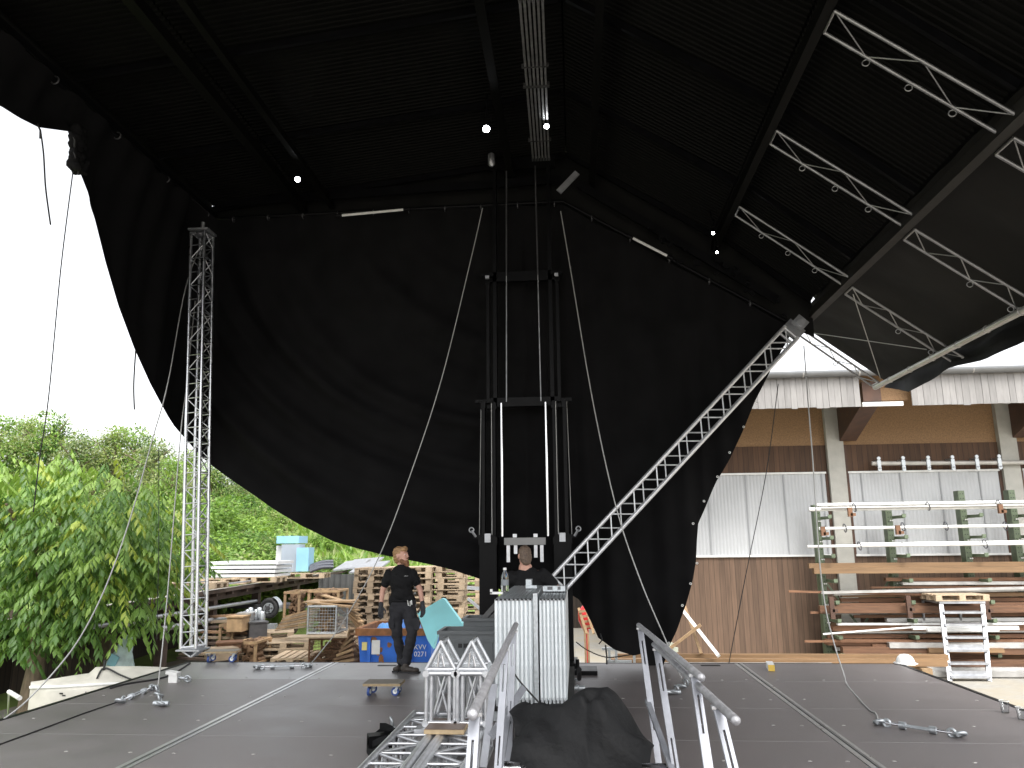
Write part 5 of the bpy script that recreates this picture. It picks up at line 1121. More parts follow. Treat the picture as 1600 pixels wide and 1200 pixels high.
# dinghy, sacks
bo = P(150, 1075, Y=11.6); boat = thing('dinghy', 'weathered white dinghy lying upside down left of the stage', 'boat', (bo.x, 11.6, 0))
prof = []; N = 18
def hullrow(u, k):
    f = math.sin(min(1, .32 + u * .9) * PI * .5) if u < .75 else 1.0
    f = (1 - (1 - min(1, u / .55)) ** 2.2) * .95 + .05
    return f
a0 = P(48, 1068, Y=11.2); a1 = P(262, 1062, Y=12.3)
d = (a1 - a0); d.z = 0; Lb = d.length; d.normalize(); nn = V((-d.y, d.x, 0)); rows = []
for i in range(N + 1):
    u = i / N; f = hullrow(u, 0) * .62; row = []; zt = 1.02 - .06 * u + .06 * math.sin(u * PI)
    for s, z in ((-1.0, .30), (-.98, zt - .06), (-.90, zt), (-.6, zt + .05), (-.25, zt + .05 + .10 * (u > .42)), (0, zt + .08 + .10 * (u > .42)), (.25, zt + .05 + .10 * (u > .42)), (.6, zt + .05), (.90, zt), (.98, zt - .06), (1.0, .30)):
        row.append(V((a0.x, a0.y, 0)) + d * (u * Lb) + nn * (s * f) + V((0, 0, z)))
    rows.append(row)
b = MB(); b.grid(rows); b.add(rows[0], [tuple(range(11))]); b.build('hull', M['boat'], boat)
b = MB(); b.path([r[2] + V((0, 0, .005)) for r in rows], .022, 6); b.path([r[8] + V((0, 0, .005)) for r in rows], .022, 6); b.build('rubbing_strake', M['white'], boat)
b = MB()
p0 = rows[3][1]; p1 = rows[8][1]
for i in range(9): q = p0.lerp(p1, .15 + .07 * i) + V((.01, -.02, -.02 - .03 * (i % 2))); b.box(q, (.05, .01, .02))
b.build('faded_lettering', M['ink'], boat)
b = MB(); b.path(smooth([rows[8][3] + V((0, 0, .02)), rows[9][4] + V((0, 0, .03)), rows[11][3] + V((0, 0, .05)), rows[13][2] + V((0, 0, .03))], 5), .014, 5); b.tube(rows[9][4], rows[9][4] + V((0, 0, .14)), .02, 6); b.build('rope_cleat', M['ink'], boat)
p = P(183, 1048, Y=14.0); t = thing('plastic_sack', 'pale plastic sack with pointed top lying behind the dinghy', 'sack', p); b = MB(); rw = []
for j in range(12):
    v = j / 11; r = .26 * (1 - v) ** .7 + .015; rw.append([p + V((r * math.cos(a) + .16 * v, r * .7 * math.sin(a), .62 * v)) + V((math.cos(a), math.sin(a), 0)) * .03 * math.sin(a * 4 + v * 6) for a in np.linspace(0, 2 * PI, 22)])
b.grid(rw); b.build('sack', M['bag'], t); b = MB(); b.box(p + V((.02, -.19, .2)), (.16, .02, .2), Matrix.Rotation(.4, 3, 'Y')); b.build('blue_print', M['lightblue'], t)
p = P(212, 1064, Y=13.2); b = MB(); rw = []
for j in range(8):
    v = j / 7; r = .33 * math.cos(v * PI / 2) + .01; rw.append([p + V((r * math.cos(a), r * .7 * math.sin(a), .22 * math.sin(v * PI / 2))) + V((math.cos(a), math.sin(a), .4)) * .025 * math.sin(a * 5 + v * 8) for a in np.linspace(0, 2 * PI, 20)])
b.grid(rw); b.thing('green_sack', M['greenbag'], 'crumpled green sack lying beside the dinghy at stage edge', 'sack')
b = MB(); b.tube(P(14, 1081, Y=10.6), P(31, 1091, Y=10.3), .03, 8); b.tube(P(12, 1120, Z=0.05), P(14, 1083, Y=10.6), .012, 6); b.thing('white_peg', M['white'], 'white tube on a thin stake in the grass at the left', 'stake')

# ------------------------------------------------------------------ trees and shrubs
def leaf(b, p, d, up, l, w_, m):
    """a leaf folded along its midrib"""
    d = d.normalized(); s = d.cross(up); 
    if s.length < 1e-3: s = d.orthogonal()
    s.normalize(); n = s.cross(d)
    b.add([p, p + d * l * .45 + s * w_ * .5 - n * w_ * .15, p + d * l - n * l * .12, p + d * l * .45 - s * w_ * .5 - n * w_ * .15, p + d * l * .5 + n * .01], [(0, 1, 4), (1, 2, 4), (2, 3, 4), (3, 0, 4)], m, True)
def rv(): 
    v = V(rng.normal(size=3)); return v.normalized()
def limbs(b, base, top, r0, n, spread, seed, lvl=2):
    r = random.Random(seed); tips = []
    def grow(p, d, L, rr, k):
        pts = [p]; cur = p; dd = d.copy()
        for i in range(4): dd = (dd + V((r.uniform(-.18, .18), r.uniform(-.18, .18), r.uniform(-.05, .14)))).normalized(); cur = cur + dd * L / 4; pts.append(cur)
        b.path(pts, [rr * (1 - .13 * i) for i in range(5)], 7)
        if k == 0: tips.append(cur); return
        for j in range(n):
            a = 2 * PI * (j + r.random()) / n; q = V((math.cos(a), math.sin(a), r.uniform(.3, 1.0) * (1 if k == lvl else .6))) * spread; grow(pts[-1 if j % 2 else -2], (dd + q).normalized(), L * r.uniform(.6, .8), rr * .52, k - 1)
    grow(V(base), (V(top) - V(base)).normalized(), (V(top) - V(base)).length, r0, lvl); return tips
# near tree with drooping compound leaves
tb = V((P(52, 1040, Y=13.4).x, 13.4, 0)); tc = P(105, 838, Y=13.4)
tree = thing('broadleaf_tree', 'bushy tree with large drooping yellow green leaves at the left', 'tree', tb)
b = MB(); tips = limbs(b, tb, tb + V((.18, 0, 1.9)), .20, 4, .9, 3, 2)
b.build('trunk', M['bark'], tree)
b = MB(); lm = [M['leafA'], M['leafB'], M['leafC'], M['leafD']]; rx, ry, rz = 2.2, 1.9, 2.05
lobes = [(tc + V((rng.uniform(-1.55, 1.5), rng.uniform(-1.5, 1.3), rng.uniform(-1.35, .95))), rng.uniform(.5, .85)) for i in range(34)]
lobes += [(P(px, py, Y=Y), r_) for px, py, Y, r_ in ((92, 735, 13.4, .42), (130, 765, 13.2, .5), (30, 760, 13.4, .55), (210, 790, 13.2, .5), (250, 830, 13.4, .55), (262, 880, 13.2, .4), (215, 960, 13.0, .35), (140, 980, 12.8, .3), (55, 960, 13, .4), (40, 985, 12.7, .25), (190, 870, 12.6, .7), (110, 820, 12.2, .7), (10, 850, 12.6, .7), (-40, 800, 13, .8))]
nl = 0
for (lc, lr) in lobes:
    for k in range(int(34 * lr / .7)):
        v = rv(); p = lc + v * lr * rng.uniform(.55, 1.08); 
        if p.z < 1.15: continue
        out = (v + V((0, 0, -.1))).normalized(); rd = (V((out.x, out.y, 0)) * 1.0 + V((0, 0, -.55 + rng.uniform(-.3, .5)))).normalized(); side = rd.cross(V((0, 0, 1))).normalized()
        mi = int(rng.choice([0, 0, 1, 1, 2])) ; 
        if rng.random() < .13 and p.z > tc.z - 1.1: mi = 3
        if p.z > tc.z + .9 and rng.random() < .5: mi = 2
        n_ = int(rng.integers(7, 11)); L_ = rng.uniform(.38, .62)
        for i in range(n_):
            q = p + rd * (L_ * i / n_) + V((0, 0, -.06 * (i / n_) ** 2)); sgn = 1 if i % 2 else -1
            dd = (rd * .6 + side * sgn * .75 + V((0, 0, -.75))) if i < n_ - 1 else rd + V((0, 0, -.6))
            leaf(b, q, dd, V((0, 0, 1)) + rv() * .3, rng.uniform(.14, .22), rng.uniform(.055, .085), mi); nl += 1
b.build('crown', lm, tree)
# background trees and shrubs
def tree_mesh(seed, w_, h, nlobe, nleaf, size, mats, trunk=True):
    r = np.random.default_rng(seed); b = MB(); t = MB(); c = []
    if trunk:
        t.path([V((0, 0, -.3)), V((.1, 0, h * .25)), V((-.05, .1, h * .55)), V((0, 0, h * .8))], [.2, .16, .11, .04], 7)
        for i in range(7): a = i * 2.4; z = h * (.2 + .08 * i); t.path([V((0, 0, z)), V((math.cos(a) * w_ * .25, math.sin(a) * w_ * .25, z + h * .12)), V((math.cos(a) * w_ * .42, math.sin(a) * w_ * .42, z + h * .2))], [.08, .05, .02], 5)
    for i in range(nlobe):
        a = r.uniform(0, 2 * PI); zz = r.uniform(.12 if not trunk else .16, 1); rad_ = w_ * .5 * (math.sin(min(1, .18 + zz * .8) * PI)) ** .7 * r.uniform(.3, 1); c.append((V((math.cos(a) * rad_, math.sin(a) * rad_, zz * h * .9)), r.uniform(.14, .25) * w_))
    for lc, lr in c:
        mi = int(r.integers(0, len(mats)))
        for k in range(nleaf // nlobe):
            v = V(r.normal(size=3)).normalized(); p = lc + V((v.x, v.y, v.z * .75)) * lr * r.uniform(.5, 1.1)
            if p.z < .02: continue
            d = (v + V(r.normal(size=3)) * .6 + V((0, 0, -.2))); leaf(b, p, d, V((0, 0, 1)), size * r.uniform(.7, 1.4), size * r.uniform(.4, .7), mi if r.random() < .7 else int(r.integers(0, len(mats))))
    return b, t
VAR = []
for s in range(4):
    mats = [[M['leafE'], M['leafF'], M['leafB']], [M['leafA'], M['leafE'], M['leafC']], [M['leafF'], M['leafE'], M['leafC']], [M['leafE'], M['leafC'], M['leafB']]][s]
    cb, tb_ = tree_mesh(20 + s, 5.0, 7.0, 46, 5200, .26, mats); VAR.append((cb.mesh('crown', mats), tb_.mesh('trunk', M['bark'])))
SH = []
for s in range(3):
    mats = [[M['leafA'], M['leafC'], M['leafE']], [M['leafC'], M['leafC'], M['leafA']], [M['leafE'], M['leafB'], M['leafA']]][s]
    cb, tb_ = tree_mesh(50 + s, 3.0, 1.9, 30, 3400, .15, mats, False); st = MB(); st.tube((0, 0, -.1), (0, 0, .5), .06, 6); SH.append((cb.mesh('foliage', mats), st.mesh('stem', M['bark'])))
def plant(px, py_top, Y, h, kind, lb, grp, i, wf=1.0):
    top = P(px, py_top, Y=Y); z0 = max(0, hill_z(top.x, Y)) - .1; hgt = max(h * .4, top.z - z0)
    me, tm = (VAR if kind == 't' else SH)[i % (4 if kind == 't' else 3)]
    o = thing('background_tree' if kind == 't' else 'shrub', lb, 'tree' if kind == 't' else 'shrub', (top.x, Y, z0), grp)
    sc = hgt / ((7.0 if kind == 't' else 1.9) * 1.04); o.scale = (sc * wf, sc * wf, sc); o.rotation_euler.z = i * 1.3
    for nme, m_ in (('crown' if kind == 't' else 'foliage', me), ('trunk' if kind == 't' else 'stem', tm)):
        c = bpy.data.objects.new(nme, m_); COL.objects.link(c); c.parent = o
TR = [(-40, 650, 40, 'tree on the hill cut by the left frame border'), (8, 640, 36, 'tall dark tree on the hill at the far left'), (48, 648, 42, 'rounded tree on the hill, second from the left border'), (88, 638, 37, 'highest dark tree on the hill left of the bare sky gap'), (122, 668, 35, 'sloping tree on the hill beside the dip in the skyline'), (152, 676, 39, 'small tree in the dip of the hill skyline'), (185, 662, 36, 'light olive tree right of the dip in skyline'), (215, 660, 38, 'olive tree on the hill directly left of the slack cable top'), (243, 678, 35, 'olive tree on the hill beneath the curtain edge'), (272, 705, 33, 'lower tree on the hill touching the upright truss'), (300, 700, 40, 'tree on the hill seen through the upright truss'), (335, 712, 36, 'tree on the hill right of the upright truss under the curtain'), (375, 745, 38, 'tree on the slope below the swooping curtain edge'), (60, 720, 30, 'mid height tree rising right behind the leafy tree'), (150, 730, 29, 'mid height bushy tree behind the right half of the leafy tree')]
for i, (px, py, Y, lb) in enumerate(TR): plant(px, py, Y, 5, 't', lb, 'trees on the hillside', i, 1.05 if Y > 34 else .9)
SHR = [(300, 775, 31, 'shrub on the slope left of upright truss foot'), (345, 785, 30, 'rounded shrub on slope right of the upright truss'), (385, 775, 34, 'shrub under the curtain edge, left of the cabinets'), (425, 800, 33, 'light shrub on slope above the white boards'), (350, 835, 27, 'pale green shrub directly above the white boards'), (395, 832, 28, 'leafy shrub between white boards and cabinets'), (470, 815, 35, 'shrub on slope above the blue box'), (500, 842, 32, 'shrub on the slope right of the blue box'), (535, 855, 34, 'shrub on slope above the dark hoses'), (575, 868, 36, 'low shrub on slope near the cable end'), (610, 876, 38, 'low shrub on slope left of the standing man head'), (520, 872, 29, 'small shrub behind the dark hoses'), (325, 855, 25, 'shrub between upright truss and the white boards'), (280, 840, 24, 'shrub directly behind upright truss'), (455, 845, 30, 'pale shrub behind the grey cabinet'), (560, 880, 31, 'small shrub behind the far metal sheets'), (585, 872, 34, 'light shrub behind the tall pallet stack left of the man'), (555, 862, 38, 'paler shrub above the far metal sheets'), (240, 800, 27, 'shrub between the leafy tree and upright truss'), (430, 770, 40, 'upper shrub high on the slope beside curtain edge'), (640, 885, 40, 'low shrub behind the standing man shoulder')]
for i, (px, py, Y, lb) in enumerate(SHR): plant(px, py, Y, 1.6, 's', lb, 'shrubs on the slope', i, 1.5)
b = MB()
for i in range(9000):
    x = random.uniform(-28, -4); y = random.uniform(24, 52); z = hill_z(x, y)
    if z < .1: continue
    p = V((x, y, z)); d = V((random.uniform(-1, 1), random.uniform(-1, 1), 1.2)); leaf(b, p, d, V((0, 1, 0)), random.uniform(.3, .7), random.uniform(.08, .2), random.randint(0, 2))
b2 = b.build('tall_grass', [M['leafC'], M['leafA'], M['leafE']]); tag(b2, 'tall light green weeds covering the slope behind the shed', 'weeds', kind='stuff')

# ------------------------------------------------------------------ hall on the right
WY, FY = 20.8, 18.6
hall = thing('storage_hall', 'timber clad hall with grey fascia boards and white panels at the right', 'hall', (9, 21, 0))
HX0, HX1 = 2.2, 19.0
zg, zf1, zf0 = P(1400, 583, Y=FY).z, P(1400, 588, Y=FY).z, P(1400, 634, Y=FY).z
def wz(py): return P(1440, py, Y=WY).z
z_osb0, z_br0, z_po0 = wz(693), wz(738), wz(865)
b = MB(); b.bb((HX0, WY, z_osb0), (HX1, WY + .2, zf1 + .4)); b.build('osb_panel', M['osb'], hall)
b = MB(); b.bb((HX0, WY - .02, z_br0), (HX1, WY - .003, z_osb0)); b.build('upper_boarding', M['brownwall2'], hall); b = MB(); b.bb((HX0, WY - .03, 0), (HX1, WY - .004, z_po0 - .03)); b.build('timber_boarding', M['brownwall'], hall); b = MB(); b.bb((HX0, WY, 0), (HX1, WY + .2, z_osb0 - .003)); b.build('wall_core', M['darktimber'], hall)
colx = [P(1306, 740, Y=WY).x, P(1577, 740, Y=WY).x]; colx.append(colx[1] + (colx[1] - colx[0])); cw_ = .42
for x in colx:
    b = MB(); b.bb((x - cw_ / 2, WY - .16, 0), (x + cw_ / 2, WY + .05, zf1 + .2)); b.build('concrete_column', M['concrete'], hall)
    b = MB(); b.bb((x + cw_ / 2, WY - .06, 0), (x + cw_ / 2 + .10, WY - .02, z_osb0)); b.bb((x - cw_ / 2 - .08, WY - .06, z_po0 - .2), (x - cw_ / 2, WY - .02, z_br0)); b.build('dark_post', M['darktimber'], hall)
    # rafter carrying the overhang
    zr = wz(628); b = MB(); xr = x + .12; b.extrude([(xr, WY - .165, wz(688)), (xr, WY - .165, wz(690) + .9), (xr, FY + .12, zf0 + .62), (xr, FY + .12, zf0 + .15)], (.42, 0, 0)); b.build('rafter', M['darktimber'], hall)
edges = [HX0, colx[0] - cw_ / 2 - .06, colx[0] + cw_ / 2 + .08, colx[1] - cw_ / 2 - .06, colx[1] + cw_ / 2 + .08, colx[2] - cw_ / 2, colx[2] + cw_ / 2, HX1]
for i in range(0, 7, 2):
    x0, x1 = edges[i] + .02, edges[i + 1] - .02; b = MB(); xs = np.arange(x0, x1, .022); k = 0; rw0 = []; rw1 = []
    for k, x in enumerate(xs): dy = (0, .004, .004, 0)[k % 4]; rw0.append(V((x, WY - .05 - dy, z_po0))); rw1.append(V((x, WY - .05 - dy, z_br0)))
    b.grid([rw0, rw1], smooth=False); pn = b.build('ribbed_panel', M['poly'], hall)
    b = MB(); b.bb((x0 - .02, WY - .09, z_po0 - .05), (x1 + .02, WY - .03, z_po0)); b.build('white_trim', M['white'], pn); b = MB(); b.bb((x0 - .02, WY - .09, z_br0), (x1 + .02, WY - .03, z_br0 + .05)); b.build('white_trim', M['white'], pn)
    b = MB()
    for x in np.arange(x0 + .3, x1, .98): b.bb((x - .016, WY - .074, z_po0), (x + .016, WY - .064, z_br0))
    b.build('panel_joint', mat('joint_grey', (.33, .34, .35), .5), pn)
rs = random.Random(2)
gapx = (P(1347, 600, Y=FY).x, P(1411, 600, Y=FY).x)
x = HX0 - 1
while x < HX1 + 1:
    wd = rs.uniform(.13, .17)
    if not (gapx[0] - wd < x < gapx[1]):
        b = MB(); b.bb((x, FY - rs.uniform(0, .012), zf0 + rs.choice((0, 0, 0, .003, -.003, .005, -.02))), (x + wd - .006, FY + .03, zf1 + .12)); b.build('fascia_board', M['fascia'], hall)
    x += wd
b = MB(); b.bb((gapx[0], FY + .1, zf0 + .02), (gapx[1], FY + .16, zf0 + .12)); b.build('white_batten', M['white'], hall)
b = MB(); b.bb((gapx[0] - .2, FY + .3, zf0 + .18), (gapx[1] + .2, FY + .34, zf1 + .1)); b.build('inner_board', M['osb'], hall)
b = MB(); n = 10; pr = [(FY - .10 + .10 * math.cos(a), zg + .03 + .10 * math.sin(a)) for a in np.linspace(PI, 2 * PI, n)]
b.grid([[V((x, y, z)) for y, z in pr] for x in np.arange(HX0 - 1, HX1 + 1.1, 1.0)]); b.bb((HX0 - 1, FY + .002, zg - .04), (HX1 + 1, FY + .05, zg + .06)); gu = b.build('gutter', M['zinc'], hall)
b = MB()
for x in np.arange(HX0 - .6, HX1 + 1, 1.3): b.grid([[V((x + dx, y - .004, z - .004)) for y, z in pr] for dx in (0, .03)])
b.build('gutter_bracket', M['greybar'], gu)
b = MB(); b.add([(HX0 - 1, FY - .06, zg + .10), (HX1 + 1, FY - .06, zg + .10), (HX1 + 1, FY + 9, zg + 1.4), (HX0 - 1, FY + 9, zg + 1.4), (HX0 - 1, FY - .06, zg + .04), (HX1 + 1, FY - .06, zg + .04), (HX1 + 1, FY + 9, zg + 1.34), (HX0 - 1, FY + 9, zg + 1.34)], [(0, 1, 2, 3), (7, 6, 5, 4), (0, 4, 5, 1), (2, 6, 7, 3), (3, 7, 4, 0), (1, 5, 6, 2)]); b.build('roof', M['zinc'], hall)
# conduit with clamps on the wall
CY = WY - .3; pa, pe = P(1362, 724, Y=CY), P(1720, 722, Y=CY)
t = thing('clamp_pipe', 'pale horizontal pipe with pairs of clamps fixed high on the hall wall', 'pipe', pa)
b = MB(); b.tube(pa, pe, .055, 10); b.build('pipe', mat('pale_pipe', (.50, .48, .44), .5, .3, noise=(5, .2)), t)
for px in (1372, 1410, 1449, 1487, 1525, 1560):
    q = P(px, 723, Y=CY); q.z = pa.z; b = MB(); b.box(q, (.09, .15, .14)); b.tube(q + V((0, -.04, .08)), q + V((0, .28, .08)), .022, 6)
    for dz in (.12, -.11, -.17): b.tube(q + V((0, -.08, dz)), q + V((0, -.03, dz)), .045, 10)
    b.build('clamp', M['galv'], t)
# cantilever rack
GY = 20.1
rack = thing('cantilever_rack', 'green cantilever rack along the hall wall loaded with pipes and beams', 'rack', (P(1450, 1000, Y=GY).x, GY, 0))
ux = [P(px, 850, Y=GY).x for px in (1281, 1394, 1512, 1592)]; ux.append(ux[3] + 1.9); tops = [787, 789, 768, 768, 768]
LV = [801, 833, 861, 899, 932, 960, 985, 1012]
def gz(py, Y=GY): return P(1400, py, Y=Y).z
for x, tp_ in zip(ux, tops):
    b = MB(); zt = gz(tp_)
    b.bb((x - .075, GY, 0), (x - .06, GY + .25, zt)); b.bb((x + .06, GY, 0), (x + .075, GY + .25, zt)); b.bb((x - .06, GY - .001, 0), (x + .06, GY + .012, zt)); up = b.build('upright', M['green'], rack)
    b = MB()
    for z in np.arange(.15, zt - .05, .11):
        for s in (-1, 1): b.tube((x + s * .03, GY - .006, z), (x + s * .03, GY - .0015, z), .014, 6)
    b.build('slot_hole', M['ink'], up)
    for lv in LV:
        z = gz(lv) - .10; b = MB(); b.bb((x + .078, GY - .58, z - .05), (x + .15, GY + .2, z + .02)); b.bb((x + .07, GY - .61, z - .03), (x + .158, GY - .582, z + .05)); b.build('arm', M['green'], rack)
        b = MB()
        for s in (0, 1): b.tube((x + .02 + s * .045, GY - .02, z - .09), (x + .02 + s * .045, GY - .002, z - .09), .018, 8)
        b.build('bolt', M['white'], up)
for i in range(len(ux) - 1):
    for (za, zb2) in ((900, 960), (960, 900)): pass
    xm = (ux[i] + ux[i + 1]) / 2; b = MB(); b.bar((ux[i] + .07, GY + .18, gz(905)), (xm, GY + .18, gz(985)), .05, .02, V((0, 1, 0))); b.bar((ux[i + 1] - .07, GY + .2, gz(905)), (xm, GY + .2, gz(985)), .05, .02, V((0, 1, 0))); b.bar((ux[i] + .07, GY + .18, gz(1040)), (xm, GY + .18, gz(985)), .05, .02, V((0, 1, 0))); b.build('diagonal_brace', M['green'], rack)
BY2 = GY - .45
def longbar(px, py, h, dep, m, lb, shape='box', xend=16.5, tilt=0, Y=BY2, dy=0, grp='long bars on the green rack'):
    a = P(px, py, Y=Y + dy); e = V((xend, Y + dy, a.z + tilt)); b = MB()
    if shape == 'tube': b.tube(a, e, h / 2, 10)
    else: b.bar(a, e, dep, h)
    return b.thing('long_pipe' if shape == 'tube' else 'long_beam', M[m], lb, 'pipe' if shape == 'tube' else 'beam', grp)
longbar(1276, 789, .09, .1, 'whitepipe', 'upper white pipe of the bundle on the topmost rack level', 'tube', tilt=.02, dy=.12)
longbar(1264, 796, .10, .1, 'whitepipe', 'lower white pipe of the bundle on the topmost rack level', 'tube', tilt=.02, dy=-.05)
longbar(1283, 794, .06, .1, 'greybar', 'thin grey pipe of the bundle on the topmost rack level', 'tube', tilt=.02, dy=-.12)
longbar(1280, 826, .075, .08, 'whitepipe', 'single white pipe on the second rack level', 'tube', tilt=.05)
longbar(1262, 854, .07, .08, 'whitepipe', 'white pipe on the third rack level, its end nearest the curtain', 'tube', tilt=.05)
longbar(1343, 851, .09, .08, 'whitepipe', 'shorter white pipe on the third rack level', 'tube', tilt=.06, dy=.1)
longbar(1263, 884, .12, .12, 'beam', 'upper brown beam on the fourth rack level', dy=.2)
longbar(1271, 892, .13, .14, 'beam', 'lower brown beam on the fourth rack level')
longbar(1283, 926, .06, .1, 'greybar', 'grey profile on the fifth rack level, left end longest', tilt=.2)
longbar(1302, 927, .10, .12, 'greybar', 'thick grey profile on the fifth rack level', tilt=.2, dy=.15)
longbar(1232, 924, .05, .05, 'rusty', 'thin rusty bar sticking far out left of the rack', xend=9.5, tilt=-.12, dy=.05)
longbar(1300, 946, .12, .3, 'rusty', 'dark rusty beam on the sixth rack level', dy=.2)
longbar(1266, 957, .05, .06, 'rusty', 'thin rusty bar poking out left on sixth rack level', dy=.05)
longbar(1280, 952, .16, .16, 'rusty', 'thick rusty beam on the sixth rack level', dy=-.05)
longbar(1308, 975, .05, .1, 'whitepipe', 'pale bar on the seventh rack level', tilt=.02, dy=.1)
longbar(1300, 981, .13, .2, 'rusty', 'brown rusty profile on the seventh rack level', tilt=.02, dy=.25)
longbar(1286, 991, .045, .05, 'whitepipe', 'thin white rod sloping up across the lower rack', 'tube', xend=P(1428, 980, Y=BY2 - .2).x, tilt=P(1428, 980, Y=BY2 - .2).z - P(1286, 991, Y=BY2 - .2).z, dy=-.2)
longbar(1425, 981, .08, .1, 'whitepipe', 'white profile behind the step ladder', dy=-.15, xend=P(1585, 980, Y=BY2).x)
longbar(1448, 984, .07, .1, 'whitepipe', 'second white profile behind the step ladder, slightly lower', dy=-.22, xend=P(1552, 983, Y=BY2).x)
longbar(1257, 1002, .05, .06, 'rusty', 'thin rusty bar poking out left on the lowest rack level', dy=.02)
longbar(1290, 1003, .12, .3, 'rusty', 'rusty beam on the lowest rack level', dy=.2)
longbar(1388, 1008, .12, .15, 'greybar', 'long grey box profile on the lowest rack level', dy=-.1)
longbar(1362, 1010, .10, .12, 'rusty', 'short dull profile left of the long grey box profile', dy=.05)
longbar(1315, 1016, .16, .2, 'rusty', 'pale brown beam under the lowest rack level', dy=-.05)
longbar(1450, 1016, .10, .1, 'beam', 'orange brown beam just behind the step ladder', dy=-.22, xend=P(1560, 1016, Y=BY2).x)
rs = random.Random(5)
for i in range(20):
    py = 905 + i * 6.4 + rs.uniform(-1, 1); mm = ('rusty', 'greybar', 'rusty', 'whitepipe', 'beam', 'rusty', 'greybar')[i % 7]
    longbar(1296 + rs.uniform(-10, 120), py, rs.uniform(.04, .09), rs.uniform(.05, .16), mm, 'extra thin bar lying deeper in the lower half of the rack, %s from the top' % ORD[i + 1], dy=rs.uniform(.28, .40), xend=rs.uniform(11, 17), tilt=rs.uniform(-.03, .05), grp='thin bars deeper in the rack')
def floorbar(px0, px1, py, h, dep, Y, m, lb):
    a, e = P(px0, py, Y=Y), P(px1, py, Y=Y); e.z = a.z; b = MB(); b.bar(a, e, dep, h); return b.thing('long_beam', M[m], lb, 'beam', 'long beams near the ground')
floorbar(962, 1480, 1026, .12, .14, 17.6, 'beam', 'upper orange brown beam lying low behind the stage')
floorbar(955, 1478, 1034, .14, .16, 17.3, 'beam', 'lower orange brown beam lying low behind the stage')
floorbar(1010, 1300, 1039, .10, .1, 17.1, 'greybar', 'grey bar under the orange brown beams behind the stage')
b = MB()
for px in (985, 1130, 1290, 1440): q = P(px, 1038, Y=17.35); b.bb((q.x - .1, 17.1, 0), (q.x + .1, 17.8, q.z - .05))
b.thing('timber_blocks', M['wood'], 'row of wooden bearers under the orange brown beams', 'bearers', kind=None)
floorbar(1300, 1700, 1036, .14, .3, 19.4, 'rusty', 'dark rusty beam lying at the foot of the rack')
floorbar(1420, 1700, 1046, .10, .12, 18.9, 'greybar', 'grey profile lying near the ladder foot, upper one'); floorbar(1425, 1700, 1053, .10, .12, 18.7, 'greybar', 'grey profile lying near the ladder foot, lower one')
for i, (px, py, m) in enumerate(((1328, 800, 'rusty'), (1286, 830, 'rusty'), (1403, 828, 'rusty'), (1563, 795, 'rusty'), (1300, 950, 'darktimber'), (1420, 948, 'darktimber'), (1542, 950, 'darktimber'))):
    q = P(px, py, Y=BY2 - .3); b = MB(); b.box(q, (.10, .08, .22 if m == 'rusty' else .5)); b.box(q + V((.06, 0, -.06)), (.12, .08, .07)); b.thing('arm_stop', M[m], ['rusty stop holding the topmost pipes at the left', 'rusty stop under the second level pipe at left', 'rusty stop under the second level pipe in the middle', 'rusty stop holding topmost pipes at the right', 'dark upright stop left on the sixth rack level', 'dark upright stop in the middle of the sixth rack level', 'dark upright stop beside the step ladder top'][i], 'stop', 'stops on the rack arms')
for i, (px, py) in enumerate(((1335, 793), (1450, 791), (1560, 788), (1320, 825), (1411, 823), (1478, 822), (1571, 822), (1343, 853), (1539, 850))):
    q = P(px, py, Y=BY2 - .06); b = MB(); b.torus(q, .10, .012, V((1, 0, .15)), 14, 5); b.thing('binding_strap', M['hose'], ['black tie round the topmost pipes, left one', 'black tie round the topmost pipes, middle one', 'black tie round the topmost pipes, right one', 'black tie on second level pipe, leftmost', 'black tie on second level pipe beside its rusty stop', 'black tie on second level pipe left of the third upright', 'black tie on second level pipe, rightmost', 'dark tie on the third level pipes, left one', 'dark tie on the third level pipes, right one'][i], 'strap', 'ties round the racked pipes')
# step ladder with pallet on top
lad = thing('platform_ladder', 'aluminium platform step ladder standing in front of the rack', 'ladder', P(1515, 1065, Z=0)); LY = 18.3
f0, f1 = P(1484, 1065, Y=LY), P(1546, 1066, Y=LY); t0, t1 = P(1470, 943, Y=LY + .75), P(1535, 945, Y=LY + .75); f0.z = f1.z = 0; t1.z = t0.z
for a, c in ((f0, t0), (f1, t1)): b = MB(); b.bar(a, c, .05, .09, V((1, 0, 0))); b.build('side_rail', M['alu_dull'], lad)
for i in range(6):
    f = .06 + i * .165; a, c = f0.lerp(t0, f), f1.lerp(t1, f); b = MB(); b.bb((a.x, a.y - .10, a.z - .03), (c.x, a.y + .12, a.z + .015)); b.build('tread', M['alu_dull'], lad)
for i in (0, 2): f = .03 + i * .165; a, c = f0.lerp(t0, f), f1.lerp(t1, f); b = MB(); b.bb((a.x + .03, a.y + .02, a.z - .0), (c.x - .03, a.y + .035, a.z + .16)); b.build('kick_plate', M['alu_dull'], lad)
b = MB(); b.bb((t0.x - .05, LY + .7, t0.z), (t1.x + .05, LY + 1.5, t0.z + .05)); b.build('platform', M['alu_dull'], lad)
for px, pb in ((1442, 1036), (1500, 1000)): a = P(px, 938, Y=LY + 1.45); b = MB(); b.bar(a, V((a.x + .12, LY + 2.0, .05)), .05, .05, V((1, 0, 0))); b.build('rear_leg', M['alu_dull'], lad)
pallet(((t0.x + t1.x) / 2, LY + 1.08, t0.z + .056), .03, 'wooden pallet lying on top of the step ladder', 'loose pallets')
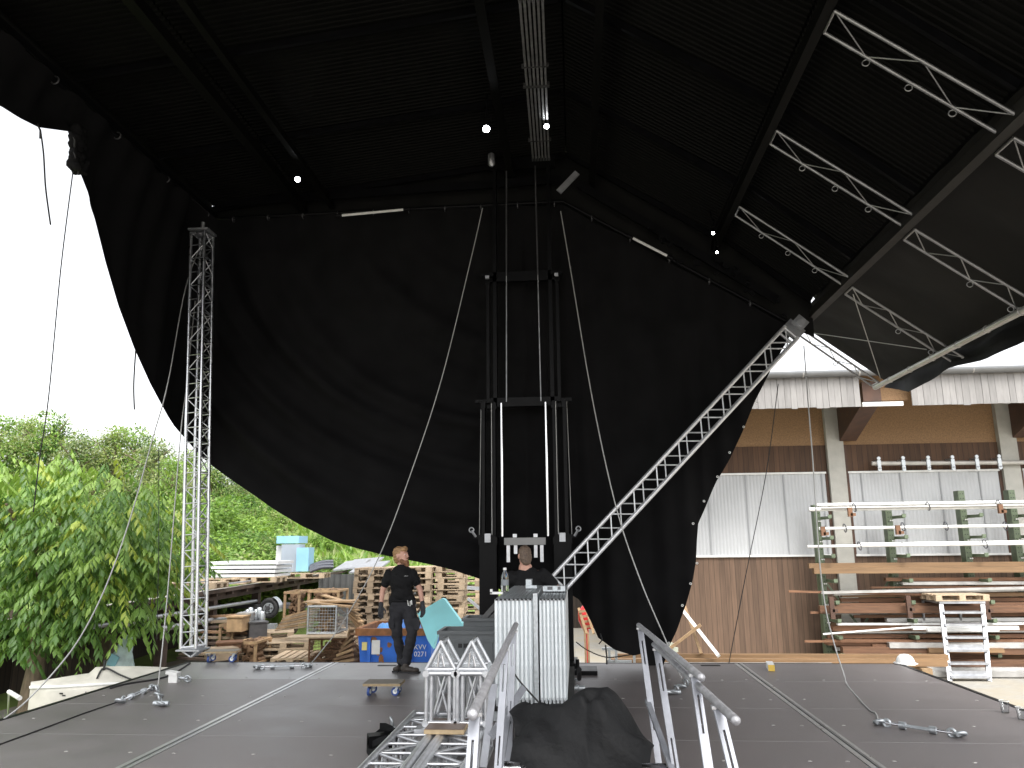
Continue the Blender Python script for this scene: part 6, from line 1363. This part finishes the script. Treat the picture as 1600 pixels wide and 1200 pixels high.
# timbers leaning at the curtain's right edge
for (a, e, m, w_, lb) in (((1068, 955, 17.9), (1123, 1025, 17.0), 'whitepipe', .07, 'white batten leaning steeply against the hall wall behind the curtain edge'), ((1070, 948, 18.2), (1096, 1022, 17.4), 'wood', .06, 'brown batten leaning beside the white batten'), ((1095, 976, 17.5), (1048, 1012, 17.6), 'wood', .06, 'short brown batten crossing the two leaning battens')):
    b = MB(); b.bar(P(*a[:2], Y=a[2]), P(*e[:2], Y=e[2]), w_, w_, V((0, 1, 0))); b.thing('leaning_batten', M[m], lb, 'batten', 'battens leaning by the curtain edge')
b = MB()
for i in range(8):
    q = P(1020 + i * 3, 965 + i * 7, Y=18.8); b.box(q, (.5, .3, .1), Matrix.Rotation(i * .3, 3, 'Z'))
b.thing('pale_rubble', mat('pale_green_stone', (.42, .45, .36), .9, noise=(8, .3)), 'pale greenish stacked slabs half hidden behind the curtain edge', 'slabs')
# red parasol bag and wooden chair far behind, seen under the curtain
q = P(912, 990, Y=17.5); ch_ = thing('wooden_chair', 'light wooden folding chair seen under the curtain beside the mast', 'chair', V((q.x, 17.5, 0)))
b = MB()
for dx in (-.18, .0): b.bar((q.x + dx - .05, 17.5, .3), (q.x + dx + .12, 17.4, 1.35), .04, .03, V((0, 1, 0))) if False else b.bar(P(907 + dx * 60 + 8, 950, Y=17.6), P(920 + dx * 60 + 8, 990, Y=17.3), .05, .03, V((0, 1, 0)))
b.build('back_frame', M['wood'], ch_)
b = MB()
for k in range(4): b.bar(P(904 + k * 2.5, 956 + k * 8, Y=17.5), P(917 + k * 2.5, 954 + k * 8, Y=17.5), .05, .02, V((0, 1, 0)))
b.build('slat', M['wood'], ch_)
b = MB(); b.bar(P(904, 950, Y=17.8), P(914, 988, Y=17.9), .05, .03, V((0, 1, 0))); b.bar(P(919, 990, Y=17.3), V((P(919, 990, Y=17.3).x, 17.3, 0)), .04, .04, V((0, 1, 0))); b.bar(P(914, 988, Y=17.9), V((P(914, 988, Y=17.9).x, 17.9, 0)), .04, .04, V((0, 1, 0))); b.build('leg', M['wood'], ch_)
q = P(917, 962, Y=18.4); b = MB(); b.lathe(q, [(0, -.3), (.12, -.28), (.2, -.1), (.2, .1), (.1, .22), (0, .25)], 14); b.lathe(q, [(.03, -.3), (.03, -q.z)], 8); b.thing('folded_parasol', M['red'], 'bright red folded parasol behind the wooden chair', 'parasol')
# power lead details: right floor small shackle foot
b = MB(); q = P(960, 1030, Y=16.5); 
for dx in (0, .14, .5): b.box(q + V((dx - .1, 0, .05)), (.05, .05, .32)); 
b.box(q + V((.1, 0, .2)), (.7, .06, .05)); b.box(q + V((.1, .05, -.05)), (.5, .06, .05)); b.thing('steel_trestle', M['galv'], 'small steel trestle on the paving beyond the curtain hem', 'trestle')
# dark hedge far behind hall gap
